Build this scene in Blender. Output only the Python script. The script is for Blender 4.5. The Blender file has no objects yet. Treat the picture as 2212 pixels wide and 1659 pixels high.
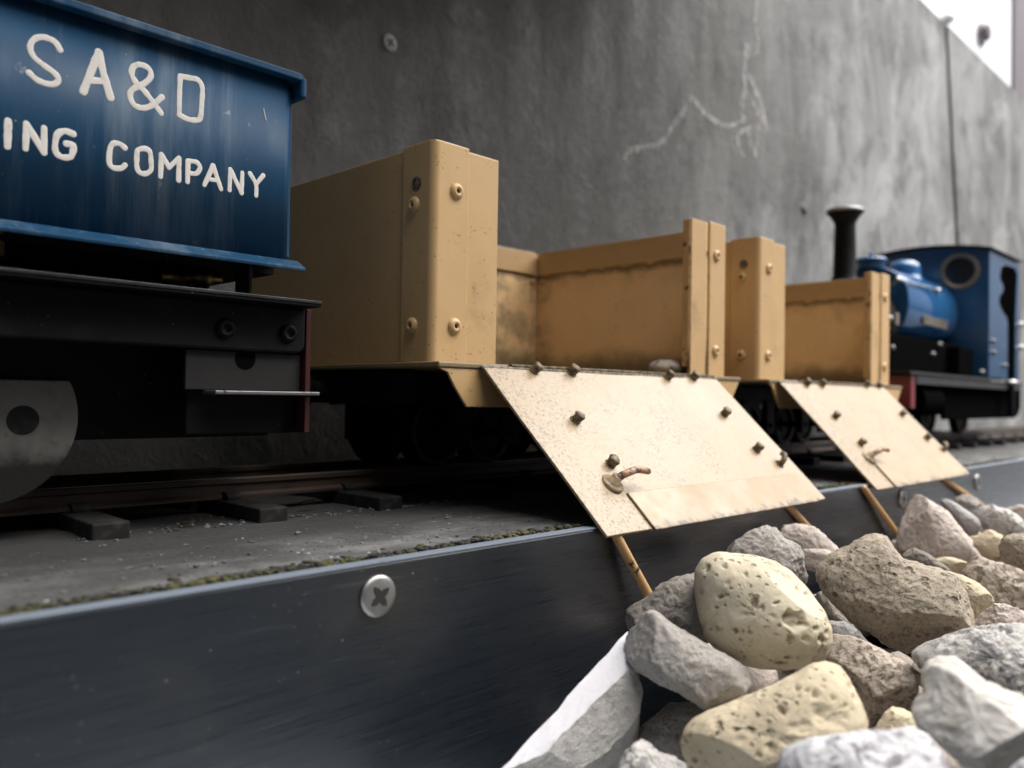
import bpy, bmesh, math, random
import numpy as np
from mathutils import Vector, Matrix, noise
random.seed(7); rng = np.random.RandomState(5)
S = bpy.context.scene
COL = S.collection
R = math.radians
# ------------------------------------------------------------------ camera
# coordinates in the builders are millimetres: x along the track, y towards the wall, z above the shelf top
CAMZ = 31.5
F_PX, CXP, CYP = 1812.2, 1106.0, 829.5
YAW, PITCH, ROLL = 0.777, 0.0157, 0.0155
Fv = Vector((math.cos(YAW)*math.cos(PITCH), math.sin(YAW)*math.cos(PITCH), math.sin(PITCH)))
R0 = Vector((math.sin(YAW), -math.cos(YAW), 0)); U0 = R0.cross(Fv)
Rv = R0*math.cos(ROLL) + U0*math.sin(ROLL); Uv = U0*math.cos(ROLL) - R0*math.sin(ROLL)
cam = bpy.data.cameras.new('camera'); camo = bpy.data.objects.new('camera', cam); COL.objects.link(camo)
M = Matrix((Rv, Uv, -Fv)).transposed().to_4x4(); M.translation = (0, 0, CAMZ/1000); camo.matrix_world = M
cam.sensor_width = 36; cam.lens = 36*F_PX/2212; cam.clip_start = 0.005; cam.clip_end = 200
cam.dof.use_dof = True; cam.dof.focus_distance = 0.206; cam.dof.aperture_fstop = 15.5
S.camera = camo
# ------------------------------------------------------------------ light
world = bpy.data.worlds.new('World'); S.world = world; world.use_nodes = True
SUN_DIR = Vector((0.34, -0.24, 0.90)).normalized()
wt = world.node_tree; sky = wt.nodes.new('ShaderNodeTexSky'); sky.sky_type = 'NISHITA'; sky.sun_disc = False
sky.sun_elevation = math.asin(SUN_DIR.z); sky.sun_rotation = math.atan2(SUN_DIR.x, SUN_DIR.y)
sky.air_density = 0.5; sky.dust_density = 6.0; sky.ozone_density = 0.6
bg = wt.nodes['Background']; wt.links.new(sky.outputs[0], bg.inputs[0]); bg.inputs[1].default_value = 0.068
sun = bpy.data.lights.new('sun', 'SUN'); sun.energy = 5.0; sun.angle = R(80); sun.color = (1, 0.985, 0.965)
suno = bpy.data.objects.new('sun', sun); COL.objects.link(suno)
suno.rotation_euler = SUN_DIR.to_track_quat('Z', 'Y').to_euler(); suno.location = SUN_DIR*5
S.view_settings.view_transform = 'Standard'; S.view_settings.look = 'None'
S.view_settings.gamma = 1; S.view_settings.exposure = 1.12; S.view_settings.use_curve_mapping = False

# ------------------------------------------------------------------ helpers
def ray(x, y): return Fv + Rv*((x-CXP)/F_PX) - Uv*((y-CYP)/F_PX)
def at(x, y, X=None, Y=None, Z=None, D=None):
    """point of the photograph (2212 px wide) on a plane of the place, in mm"""
    q = ray(x, y)
    if X is not None: k = X/q.x
    elif Y is not None: k = Y/q.y
    elif Z is not None: k = (Z-CAMZ)/q.z
    else: k = D
    p = q*k; return Vector((p.x, p.y, p.z+CAMZ))
def link(name, me, mat, parent=None, smooth=False, bev=0, seg=2, loc=None):
    ix = [p.material_index for p in me.polygons]; me.materials.clear(); me.materials.append(mat)
    if any(ix): me.polygons.foreach_set('material_index', ix)
    if smooth:
        for p in me.polygons: p.use_smooth = True
    o = bpy.data.objects.new(name, me); COL.objects.link(o)
    if parent is not None: o.parent = parent
    if bev:
        m = o.modifiers.new('bevel', 'BEVEL'); m.width = bev/1000; m.segments = seg; m.limit_method = 'ANGLE'; m.angle_limit = R(40)
    return o
def base_of(parent):
    b = Vector((0, 0, 0)); p = parent
    while p is not None: b += p.location; p = p.parent
    return b
def obj(name, bm, mat, parent=None, smooth=False, bev=0, seg=2, origin=None):
    """bmesh in mm, world positions -> mesh object in metres under its parent"""
    bmesh.ops.recalc_face_normals(bm, faces=bm.faces)
    b = base_of(parent)
    if parent is None: 
        if origin is None:
            lo = Vector([min(v.co[i] for v in bm.verts) for i in range(3)]); hi = Vector([max(v.co[i] for v in bm.verts) for i in range(3)])
            origin = Vector(((lo.x+hi.x)/2, (lo.y+hi.y)/2, lo.z))
        b = Vector(origin)/1000
    for v in bm.verts: v.co = v.co/1000 - b
    me = bpy.data.meshes.new(name); bm.to_mesh(me); bm.free()
    o = link(name, me, mat, parent, smooth, bev, seg)
    if parent is None: o.location = b
    return o
def thing(name, label, cat, loc, group=None):
    o = bpy.data.objects.new(name, None); COL.objects.link(o); o.location = Vector(loc)/1000; o.empty_display_size = .02
    tag(o, label, cat, group); return o
def tag(o, label, cat, group=None):
    o['label'] = label; o['category'] = cat
    if group: o['group'] = group
def copy_at(src, name, parent, loc, rot=None, scale=None):
    o = src.copy(); o.name = name; COL.objects.link(o); o.parent = parent
    o.location = Vector(loc)/1000 - base_of(parent)
    if rot is not None: o.rotation_euler = rot
    if scale is not None: o.scale = scale
    return o
def B(): return bmesh.new()
def box(bm, x0, x1, y0, y1, z0, z1):
    vs = [bm.verts.new((x, y, z)) for x in (x0, x1) for y in (y0, y1) for z in (z0, z1)]
    for f in ((0,1,3,2),(4,6,7,5),(0,4,5,1),(2,3,7,6),(0,2,6,4),(1,5,7,3)): bm.faces.new([vs[i] for i in f])
    return bm
def prism(bm, pts, d):
    """polygon (list of Vector) extruded by vector d"""
    d = Vector(d); a = [bm.verts.new(p) for p in pts]; b = [bm.verts.new(Vector(p)+d) for p in pts]; n = len(a)
    bm.faces.new(a); bm.faces.new(b[::-1])
    for i in range(n): bm.faces.new((a[i], b[i], b[(i+1)%n], a[(i+1)%n]))
    return bm
def lathe(bm, prof, o, axis, n=24):
    """profile [(radius, height)] turned about axis through o"""
    a = Vector(axis).normalized(); u = a.orthogonal().normalized(); v = a.cross(u); o = Vector(o); rings = []
    for r, h in prof:
        if r < 1e-6: rings.append([bm.verts.new(o+a*h)])
        else: rings.append([bm.verts.new(o+a*h+(u*math.cos(2*math.pi*i/n)+v*math.sin(2*math.pi*i/n))*r) for i in range(n)])
    for p, q in zip(rings, rings[1:]):
        for i in range(n):
            j = (i+1) % n
            if len(p) == 1 and len(q) == 1: break
            if len(p) == 1: bm.faces.new((p[0], q[i], q[j]))
            elif len(q) == 1: bm.faces.new((p[i], p[j], q[0]))
            else: bm.faces.new((p[i], p[j], q[j], q[i]))
    return bm
def smooth_path(pts, closed=False, k=5):
    P = [Vector(p) for p in pts]; n = len(P); out = []
    if n < 3: return P
    for i in range(n if closed else n-1):
        if closed: a, b, c, d = P[(i-1)%n], P[i], P[(i+1)%n], P[(i+2)%n]
        else: a, b, c, d = P[max(i-1,0)], P[i], P[i+1], P[min(i+2,n-1)]
        for j in range(k):
            t = j/k
            out.append(.5*((2*b)+(c-a)*t+(2*a-5*b+4*c-d)*t*t+(3*b-a-3*c+d)*t**3))
    if not closed: out.append(P[-1])
    return out
def tube(bm, pts, r, n=10, flat=None, closed=False, caps=True):
    """tube along pts; flat = (normal, thickness) squashes it into a flat rounded stroke"""
    pts = [Vector(p) for p in pts]; N = len(pts); rings = []
    rr = r if isinstance(r, (list, tuple)) else [r]*N
    def ringat(p, t, rad):
        if flat: w = Vector(flat[0]); u = t.cross(w).normalized(); return [bm.verts.new(p+u*rad*math.cos(2*math.pi*i/n)+w*flat[1]*(rad/max(rr))*math.sin(2*math.pi*i/n)) for i in range(n)]
        u = t.orthogonal().normalized() if abs(t.z) < .9 else t.cross(Vector((1,0,0))).normalized()
        u = (Vector((0,0,1)).cross(t)).normalized() if abs(t.z) < .95 else t.cross(Vector((1,0,0))).normalized()
        v = t.cross(u)
        return [bm.verts.new(p+(u*math.cos(2*math.pi*i/n)+v*math.sin(2*math.pi*i/n))*rad) for i in range(n)]
    for i, p in enumerate(pts):
        a = pts[(i-1)%N] if closed else pts[max(i-1,0)]; b = pts[(i+1)%N] if closed else pts[min(i+1,N-1)]
        t = (b-a).normalized()
        if caps and not closed and i == 0:
            for s in (.98, .72, .38): rings.append(ringat(p-t*rr[0]*s, t, rr[0]*math.sqrt(1-s*s)))
        rings.append(ringat(p, t, rr[i]))
        if caps and not closed and i == N-1:
            for s in (.38, .72, .98): rings.append(ringat(p+t*rr[-1]*s, t, rr[-1]*math.sqrt(1-s*s)))
    L = len(rings)
    for i in range(L if closed else L-1):
        p, q = rings[i], rings[(i+1)%L]
        for j in range(n): bm.faces.new((p[j], p[(j+1)%n], q[(j+1)%n], q[j]))
    if not closed: bm.faces.new(rings[0][::-1]); bm.faces.new(rings[-1])
    return bm
# ------------------------------------------------------------------ materials
class MT:
    def __init__(s, name, col, rough=.5, metal=0, spec=.5):
        s.m = bpy.data.materials.new(name); s.m.use_nodes = True; s.t = s.m.node_tree; s.N = s.t.nodes; s.L = s.t.links
        s.b = s.N['Principled BSDF']; s.b.inputs['Roughness'].default_value = rough; s.b.inputs['Metallic'].default_value = metal
        s.b.inputs['Specular IOR Level'].default_value = spec
        s.tc = s.N.new('ShaderNodeTexCoord'); s.cur = None; s.h = None; s.setcol(col)
    def setcol(s, c):
        n = s.N.new('ShaderNodeRGB'); n.outputs[0].default_value = (*c, 1); s.cur = n.outputs[0]; s.L.new(s.cur, s.b.inputs['Base Color'])
    def vec(s, sc=(1,1,1)):
        m = s.N.new('ShaderNodeMapping'); m.inputs['Scale'].default_value = sc; s.L.new(s.tc.outputs['Object'], m.inputs[0]); return m.outputs[0]
    def noise(s, scale, sc=(1,1,1), detail=6, rough=.6, dist=0):
        n = s.N.new('ShaderNodeTexNoise'); n.inputs['Scale'].default_value = scale; n.inputs['Detail'].default_value = detail
        n.inputs['Roughness'].default_value = rough; n.inputs['Distortion'].default_value = dist; s.L.new(s.vec(sc), n.inputs['Vector']); return n.outputs['Fac']
    def vor(s, scale, feature='F1', sc=(1,1,1), out='Distance', rnd=1):
        n = s.N.new('ShaderNodeTexVoronoi'); n.feature = feature; n.inputs['Scale'].default_value = scale; n.inputs['Randomness'].default_value = rnd
        s.L.new(s.vec(sc), n.inputs['Vector']); return n.outputs[out]
    def ramp(s, f, a, b, va=0, vb=1):
        n = s.N.new('ShaderNodeMapRange'); n.interpolation_type = 'SMOOTHSTEP'
        for i, v in ((1,a),(2,b),(3,va),(4,vb)): n.inputs[i].default_value = v
        s.L.new(f, n.inputs[0]); return n.outputs[0]
    def math(s, op, a, b=None):
        n = s.N.new('ShaderNodeMath'); n.operation = op
        for i, v in enumerate((a, b)):
            if v is None: continue
            if isinstance(v, (int, float)): n.inputs[i].default_value = v
            else: s.L.new(v, n.inputs[i])
        return n.outputs[0]
    def sep(s, axis):
        n = s.N.new('ShaderNodeSeparateXYZ'); s.L.new(s.tc.outputs['Object'], n.inputs[0]); return n.outputs['XYZ'.index(axis)]
    def mix(s, fac, col):
        n = s.N.new('ShaderNodeMix'); n.data_type = 'RGBA'
        if isinstance(fac, (int, float)): n.inputs[0].default_value = fac
        else: s.L.new(fac, n.inputs[0])
        s.L.new(s.cur, n.inputs[6]); n.inputs[7].default_value = (*col, 1); s.cur = n.outputs[2]; s.L.new(s.cur, s.b.inputs['Base Color']); return s
    def rough(s, f, lo, hi, a=0, b=1): s.L.new(s.ramp(f, a, b, lo, hi), s.b.inputs['Roughness']); return s
    def bump(s, f, dist, strength=1):
        n = s.N.new('ShaderNodeBump'); n.inputs['Distance'].default_value = dist/1000; n.inputs['Strength'].default_value = strength
        s.L.new(f, n.inputs['Height'])
        if s.h is not None: s.L.new(s.h, n.inputs['Normal'])
        s.h = n.outputs[0]; s.L.new(s.h, s.b.inputs['Normal']); return s

def m_paint(name, col, rough, speck=.5, dirt=(.07,.055,.03), dirtamt=.5, edge=.35):
    k = MT(name, col, rough)
    k.mix(k.ramp(k.noise(60, detail=3), .35, .75, 0, edge), tuple(c*.82 for c in col))
    k.mix(k.math('MULTIPLY', k.ramp(k.noise(35, detail=8, rough=.7), .56, .78), dirtamt), dirt)
    v = k.vor(900); sel = k.ramp(k.noise(220, detail=2), .55, .66)
    k.mix(k.math('MULTIPLY', k.math('MULTIPLY', k.ramp(v, .30, .12), sel), speck), (.05,.04,.025))
    bv = k.N.new('ShaderNodeBevel'); bv.samples = 4; bv.inputs['Radius'].default_value = .0009; ge = k.N.new('ShaderNodeNewGeometry'); vm = k.N.new('ShaderNodeVectorMath'); vm.operation = 'DOT_PRODUCT'
    k.L.new(bv.outputs[0], vm.inputs[0]); k.L.new(ge.outputs['Normal'], vm.inputs[1])
    ed = k.math('MULTIPLY', k.ramp(vm.outputs['Value'], .97, .86), k.ramp(k.noise(260, detail=5, rough=.7), .53, .60))
    k.mix(k.math('MULTIPLY', ed, .85), (.045,.032,.022))
    k.rough(k.noise(90), rough-.1, rough+.16, .3, .7)
    k.bump(k.noise(260, detail=2), .05, .5).bump(k.noise(1500, detail=4), .02, .35)
    return k
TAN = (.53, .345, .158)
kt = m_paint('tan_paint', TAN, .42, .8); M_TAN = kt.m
kt2 = m_paint('tan_paint_grimy_lit', (.84,.58,.30), .45, .7, (.06,.052,.025), .75)  # same tan paint, lightened to put interior light into the colour, with grime
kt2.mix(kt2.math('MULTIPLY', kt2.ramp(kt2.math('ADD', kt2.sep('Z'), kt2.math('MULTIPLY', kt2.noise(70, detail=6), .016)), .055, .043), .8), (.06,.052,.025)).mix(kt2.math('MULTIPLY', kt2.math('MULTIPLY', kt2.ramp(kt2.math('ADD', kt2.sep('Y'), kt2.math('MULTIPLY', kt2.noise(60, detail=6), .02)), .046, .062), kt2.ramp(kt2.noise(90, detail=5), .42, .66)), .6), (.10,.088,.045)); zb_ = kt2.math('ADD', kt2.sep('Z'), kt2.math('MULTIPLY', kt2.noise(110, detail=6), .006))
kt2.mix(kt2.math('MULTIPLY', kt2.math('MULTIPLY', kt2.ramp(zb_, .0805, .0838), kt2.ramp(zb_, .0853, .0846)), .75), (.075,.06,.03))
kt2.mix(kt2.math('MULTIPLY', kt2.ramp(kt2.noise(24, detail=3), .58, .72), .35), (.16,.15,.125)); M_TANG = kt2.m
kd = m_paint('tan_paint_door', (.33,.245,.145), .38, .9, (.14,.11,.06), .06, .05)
kd.mix(kd.ramp(kd.noise(1300, detail=3, rough=.7), .5, .72, 0, .18), (.33,.25,.15)).mix(kd.math('MULTIPLY', kd.math('MULTIPLY', kd.ramp(kd.noise(1000, detail=4, rough=.7), .52, .60), kd.ramp(kd.math('ADD', kd.noise(45, detail=3), kd.math('MULTIPLY', kd.sep('X'), -2.2)), .46, .68)), .8), (.09,.075,.045))
kd.rough(kd.noise(1200, detail=4), .34, .46, .35, .62)
kd.bump(kd.noise(40, detail=1), .22, .5).bump(kd.noise(1400, detail=4), .035, .5); M_DOOR = kd.m
kst = m_paint('tan_paint_strip', (.325,.24,.138), .40, .8, (.12,.1,.06), .1, .05)
kst.mix(kst.math('MULTIPLY', kst.ramp(kst.math('ADD', kst.sep('Z'), kst.math('MULTIPLY', kst.noise(260, detail=5), .007)), -.0058, -.0078), .9), (.05,.032,.02)); M_STRIP = kst.m
krl = m_paint('tan_paint_worn', (.50,.31,.135), .4, .5); krl.mix(krl.ramp(krl.noise(260, detail=5, dist=.4), .60, .64), (.035,.025,.02)); M_TANW = krl.m
kr = MT('rivet_dirt', (.21,.155,.085), .55); kr.mix(kr.ramp(kr.noise(700), .42, .6), (.055,.045,.03)).bump(kr.noise(900), .15); M_NUB = kr.m
kru = MT('rust_lever', (.38,.22,.12), .5); kru.mix(kru.ramp(kru.noise(500, detail=5), .5, .6), (.05,.03,.03)).bump(kru.noise(800), .1); M_LEVER = kru.m
kb = MT('blue_paint', (.0078,.047,.103), .5, spec=.2)
kb.mix(kb.math('MULTIPLY', kb.math('MULTIPLY', kb.ramp(kb.noise(95, (1,1,.09), 7, .68), .44, .64), kb.ramp(kb.noise(26, (1,1,.35), 2), .46, .58)), .42), (.17,.22,.26))
kb.mix(kb.math('MULTIPLY', kb.ramp(kb.vor(420), .11, .05), kb.ramp(kb.noise(150, detail=2), .55, .62)), (.26,.29,.30))
kb.mix(kb.math('MULTIPLY', kb.ramp(kb.noise(330, (1,1,.6), 3), .66, .74), .6), (.24,.28,.30))
kb.rough(kb.noise(130, (1,1,.3)), (.42), .58, .3, .7).bump(kb.noise(900, detail=3), .012, .4); M_BLUE = kb.m
kb2 = MT('blue_gloss', (.019,.09,.215), .08); kb2.bump(kb2.noise(600), .01); M_BLUEG = kb2.m
kb4 = MT('blue_cab_paint', (.015,.064,.14), .2, spec=.9); kb4.bump(kb4.noise(500), .01); M_BLUEC = kb4.m
kl = MT('letter_paint', (.66,.63,.58), .5); kl.mix(kl.ramp(kl.noise(600), .5, .7, 0, .5), (.45,.41,.36)).bump(kl.noise(900), .05, .5); M_LET = kl.m
kk = MT('black_paint', (.0055,.0062,.0064), .55, spec=.12); kk.mix(kk.ramp(kk.noise(160, detail=7), .5, .75, 0, .5), (.017,.0165,.016))
kk.mix(kk.math('MULTIPLY', kk.ramp(kk.vor(700), .12, .05), kk.ramp(kk.noise(200), .55, .6)), (.2,.2,.2)).rough(kk.noise(120), .42, .65).bump(kk.noise(700), .05, .5); M_BLK = kk.m
ke = MT('worn_black_edge', (.05,.052,.056), .38, .5); ke.mix(ke.ramp(ke.noise(240, (.3,1,1), detail=5), .4, .75), (.022,.022,.023)).bump(ke.noise(900), .06); M_EDGE = ke.m
kbk = MT('grey_bracket', (.019,.0185,.018), .6, spec=.2); kbk.mix(kbk.ramp(kbk.noise(160), .5, .8, 0, .5), (.032,.031,.03)).bump(kbk.noise(700), .05); M_BRK = kbk.m
ks = MT('bare_steel', (.42,.42,.41), .33, 1); ks.mix(ks.ramp(ks.noise(300, detail=5), .55, .68), (.10,.09,.08)).rough(ks.noise(500), .25, .5).bump(ks.noise(1200), .03); M_STEEL = ks.m
kdl = MT('dull_steel', (.17,.17,.17), .5, .8); kdl.mix(kdl.ramp(kdl.noise(300), .55, .66), (.02,.02,.02)).bump(kdl.noise(900), .05); M_DULL = kdl.m
kz = MT('zinc_screw', (.36,.355,.34), .42, .85); kz.rough(kz.noise(900), .3, .5).bump(kz.noise(1500), .03); M_ZINC = kz.m
ko = MT('screw_recess', (.03,.03,.03), .6, .3); M_REC = ko.m
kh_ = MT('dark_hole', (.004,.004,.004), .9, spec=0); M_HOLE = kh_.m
kw = MT('crank_metal', (.165,.163,.148), .5, .25)
kw.mix(kw.ramp(kw.noise(150, detail=6, dist=.4), .50, .66, 0, .8), (.13,.125,.11)).mix(kw.ramp(kw.noise(420, detail=5), .58, .7, 0, .6), (.08,.075,.065))
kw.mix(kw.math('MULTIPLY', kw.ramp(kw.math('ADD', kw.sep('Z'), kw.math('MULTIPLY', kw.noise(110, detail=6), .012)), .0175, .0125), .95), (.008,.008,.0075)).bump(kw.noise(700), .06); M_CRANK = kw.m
kbr = MT('brass', (.33,.235,.12), .42, 1); kbr.bump(kbr.noise(900), .03); M_BRASS = kbr.m
kred = MT('red_paint', (.15,.015,.017), .45); kred.mix(kred.ramp(kred.noise(200), .6, .8, 0, .6), (.06,.03,.03)).bump(kred.noise(700), .04); M_RED = kred.m
krd = MT('dull_red_paint', (.045,.010,.010), .6, spec=.2); krd.mix(krd.ramp(krd.noise(200), .5, .75, 0, .7), (.03,.018,.016)); M_REDD = krd.m
kra = MT('rusty_rail', (.055,.036,.026), .55, .2); kra.mix(kra.ramp(kra.noise(220, (.4,1,1)), .45, .7), (.026,.022,.02)).bump(kra.noise(800), .08); M_RAIL = kra.m
krt = MT('rail_top', (.35,.33,.31), .32, 1); krt.mix(krt.ramp(krt.noise(160, (.3,1,1)), .5, .7), (.12,.09,.07)); M_RAILT = krt.m
ksl = MT('sleeper_plastic', (.014,.0135,.013), .75, spec=.2); ksl.mix(ksl.ramp(ksl.noise(300, detail=6), .45, .7, 0, .8), (.04,.038,.036)).bump(ksl.noise(500, (.2,1,1)), .15); M_SLP = ksl.m
kg = MT('spectacle_glass', (.012,.012,.011), .25); M_GLASS = kg.m
kbz = MT('bronze_ring', (.17,.14,.11), .45, .2); kbz.bump(kbz.noise(900), .04); M_BRZ = kbz.m

kb3 = MT('dull_plate', (.30,.27,.22), .4, .7); kb3.mix(kb3.ramp(kb3.noise(260, (1,1,2)), .48, .6), (.10,.085,.065)); M_BRZ2 = kb3.m
kcb = MT('cab_inside', (.085,.072,.058), .7); kcb.mix(kcb.ramp(kcb.noise(60), .4, .7), (.06,.05,.042)); M_CABIN = kcb.m
# cement wall: dark board, limewash runs and bloom, light gradient painted in rightwards
kc = MT('cement_board', (.068,.065,.058), .66, spec=.25)
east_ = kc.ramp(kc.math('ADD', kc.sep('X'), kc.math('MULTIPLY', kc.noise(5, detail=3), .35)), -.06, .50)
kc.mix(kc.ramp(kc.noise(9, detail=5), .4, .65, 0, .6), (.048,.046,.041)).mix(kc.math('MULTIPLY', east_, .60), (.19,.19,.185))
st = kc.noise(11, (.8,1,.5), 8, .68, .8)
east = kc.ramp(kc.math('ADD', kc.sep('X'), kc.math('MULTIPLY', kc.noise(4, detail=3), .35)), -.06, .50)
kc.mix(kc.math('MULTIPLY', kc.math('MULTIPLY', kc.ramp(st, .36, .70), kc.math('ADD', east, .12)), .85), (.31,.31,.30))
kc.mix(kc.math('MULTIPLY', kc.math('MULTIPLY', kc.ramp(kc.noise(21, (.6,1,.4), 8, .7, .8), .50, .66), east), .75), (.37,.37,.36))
kc.mix(kc.math('MULTIPLY', kc.ramp(kc.noise(210, (1,1,.5), 4), .64, .76), .35), (.04,.038,.035))
kc.mix(kc.math('MULTIPLY', kc.ramp(kc.noise(34, (.7,1,.6), 7, .7, .4), .50, .64), .45), (.026,.025,.023)).mix(kc.math('MULTIPLY', kc.ramp(kc.noise(75, (.7,1,.7), 6, .7), .54, .68), .16), (.26,.26,.25))
kc.rough(kc.noise(40, (1,1,.2)), .48, .72, .3, .7)
kc.bump(kc.noise(30, (1,1,.7), 4, .6), 2.0, .6).bump(kc.noise(150, (1,1,.8), 7, .72, 1.2), 1.2, .8).bump(kc.noise(1100, detail=3), .12, .5); M_WALL = kc.m
ksh = MT('gritty_shelf', (.052,.053,.053), .85)
ksh.mix(ksh.ramp(ksh.noise(90, (.5,1,1), 7), .42, .68), (.135,.135,.132)).mix(ksh.ramp(ksh.noise(500, detail=4), .58, .7, 0, .7), (.045,.043,.04))
ksh.mix(ksh.math('MULTIPLY', ksh.ramp(ksh.vor(330), .16, .10), ksh.ramp(ksh.noise(120), .5, .56)), (.42,.42,.40))
ksh.mix(ksh.math('MULTIPLY', ksh.ramp(ksh.math('ADD', ksh.sep('Y'), ksh.math('MULTIPLY', ksh.noise(30, (.6,1,1), 7), .05)), -.060, -.025), .9), (.020,.019,.0175))  # darker along the track: oily dirt plus vehicle shade put into the colour
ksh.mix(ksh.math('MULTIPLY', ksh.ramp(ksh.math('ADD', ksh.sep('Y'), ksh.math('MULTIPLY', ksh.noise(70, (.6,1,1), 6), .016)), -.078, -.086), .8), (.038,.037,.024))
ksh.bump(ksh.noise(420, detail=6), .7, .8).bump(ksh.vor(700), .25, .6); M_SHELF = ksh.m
ktr = MT('black_plastic', (.005,.0090,.0145), .30, spec=1.0)
ktr.mix(ktr.ramp(ktr.noise(1600, (.025,1,1), 4), .50, .7, 0, .3), (.016,.020,.026)).mix(ktr.math('MULTIPLY', ktr.ramp(ktr.vor(260), .055, .03), ktr.ramp(ktr.noise(90), .5, .56)), (.30,.29,.26))
ktr.mix(ktr.math('MULTIPLY', ktr.ramp(ktr.vor(620), .13, .07), ktr.ramp(ktr.noise(60, detail=3), .52, .60)), (.13,.13,.12)).mix(ktr.math('MULTIPLY', ktr.ramp(ktr.noise(45, detail=7, rough=.7), .52, .72), .35), (.030,.032,.033))
ktr.mix(ktr.math('MULTIPLY', ktr.ramp(ktr.noise(900, (.035,1,1), 3), .66, .72), .3), (.07,.08,.09))
ktr.rough(ktr.noise(2200, (.02,1,1), 3), .25, .38, .3, .7).bump(ktr.noise(2400, (.02,1,1), 3), .02, .5); M_TRIM = ktr.m
kte = MT('trim_skylit_edge', (.16,.19,.23), .45); kte.bump(kte.noise(800, (.1,1,1)), .05).mix(kte.ramp(kte.noise(300), .6, .7, 0, .6), (.07,.08,.09)); M_TRIME = kte.m  # black plastic edge painted pale blue to stand for its sky reflection
kmo = MT('moss', (.070,.068,.022), .95); kmo.mix(kmo.ramp(kmo.noise(120, detail=6), .40, .56), (.030,.029,.024)).bump(kmo.noise(1500, detail=6), .5); M_MOSS = kmo.m
kgr = MT('grit', (.14,.135,.125), .85); kgr.mix(kgr.ramp(kgr.noise(150), .4, .62), (.05,.05,.05)).bump(kgr.noise(1500), .2); M_GRIT = kgr.m
kpv = MT('ground_paving', (.10,.105,.11), .9); kpv.mix(kpv.ramp(kpv.noise(12, detail=8), .4, .7), (.07,.075,.08)).bump(kpv.noise(120, detail=8), 1.5); M_GRD = kpv.m
khe = MT('dark_gravel', (.014,.0135,.0125), .95, spec=.1); khe.mix(khe.ramp(khe.noise(160), .45, .7), (.03,.029,.027)).bump(khe.vor(150), 3); M_HEAP = khe.m
kwp = MT('white_board', (.86,.86,.87), .4); kwp.bump(kwp.noise(90), .1).mix(kwp.ramp(kwp.noise(6), .6, .9, 0, .3), (.8,.8,.82)); M_WHT = kwp.m
kpo = MT('post_paint', (.16,.135,.145), .6); kpo.mix(kpo.ramp(kpo.noise(60, (1,1,.1)), .4, .7), (.12,.10,.11)).bump(kpo.noise(200, (1,1,.1)), .4); M_POST = kpo.m
ksl2 = MT('grey_weathered', (.24,.235,.23), .6); ksl2.bump(ksl2.noise(300), .2); M_GREY = ksl2.m

def m_stone(name, a, b, pit=None, pitscale=300, grain=900, grainamt=.7, patch=None, bumpd=.35, rough=.88, speck=None):
    k = MT(name, a, rough, spec=.25)
    k.mix(k.ramp(k.noise(80, detail=6, dist=.6), .36, .66), b)
    if patch: k.mix(k.math('MULTIPLY', k.ramp(k.noise(65, detail=5, dist=.8), .58, .70), .8), patch)
    g = k.noise(grain, detail=7, rough=.72)
    k.mix(k.math('MULTIPLY', k.ramp(g, .48, .66), grainamt), tuple(c*.42 for c in a))
    k.mix(k.math('MULTIPLY', k.ramp(k.noise(grain*.8, detail=5, rough=.7), .56, .70), grainamt*.7), tuple(min(.75,c*1.5) for c in a))
    if speck: k.mix(k.math('MULTIPLY', k.ramp(k.noise(speck[0], detail=4, dist=.5, rough=.65), .50, .60), .85), speck[1])
    k.bump(k.noise(grain*.35, detail=7, rough=.7), bumpd*3.2, .8).bump(g, bumpd*1.6, .8)
    if pit:
        for sc_, am in ((pitscale, .85), (pitscale*2.3, .7)):
            f = k.math('MULTIPLY', k.ramp(k.vor(sc_, sc=(1,1,1.3)), .34, .20), k.ramp(k.noise(sc_*.3, detail=3), .51, .57))
            k.mix(k.math('MULTIPLY', f, am*.7), pit); k.bump(k.math('MULTIPLY', f, -1), 240/sc_, .9)
    if name in ('pitted_yellow_stone', 'buff_stone'):
        an = k.N.new('ShaderNodeAttribute'); an.attribute_name = 'pit'; k.mix(k.math('MULTIPLY', k.ramp(an.outputs['Fac'], .2, .95), .6), (.20,.15,.08))
    return k.m
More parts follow.
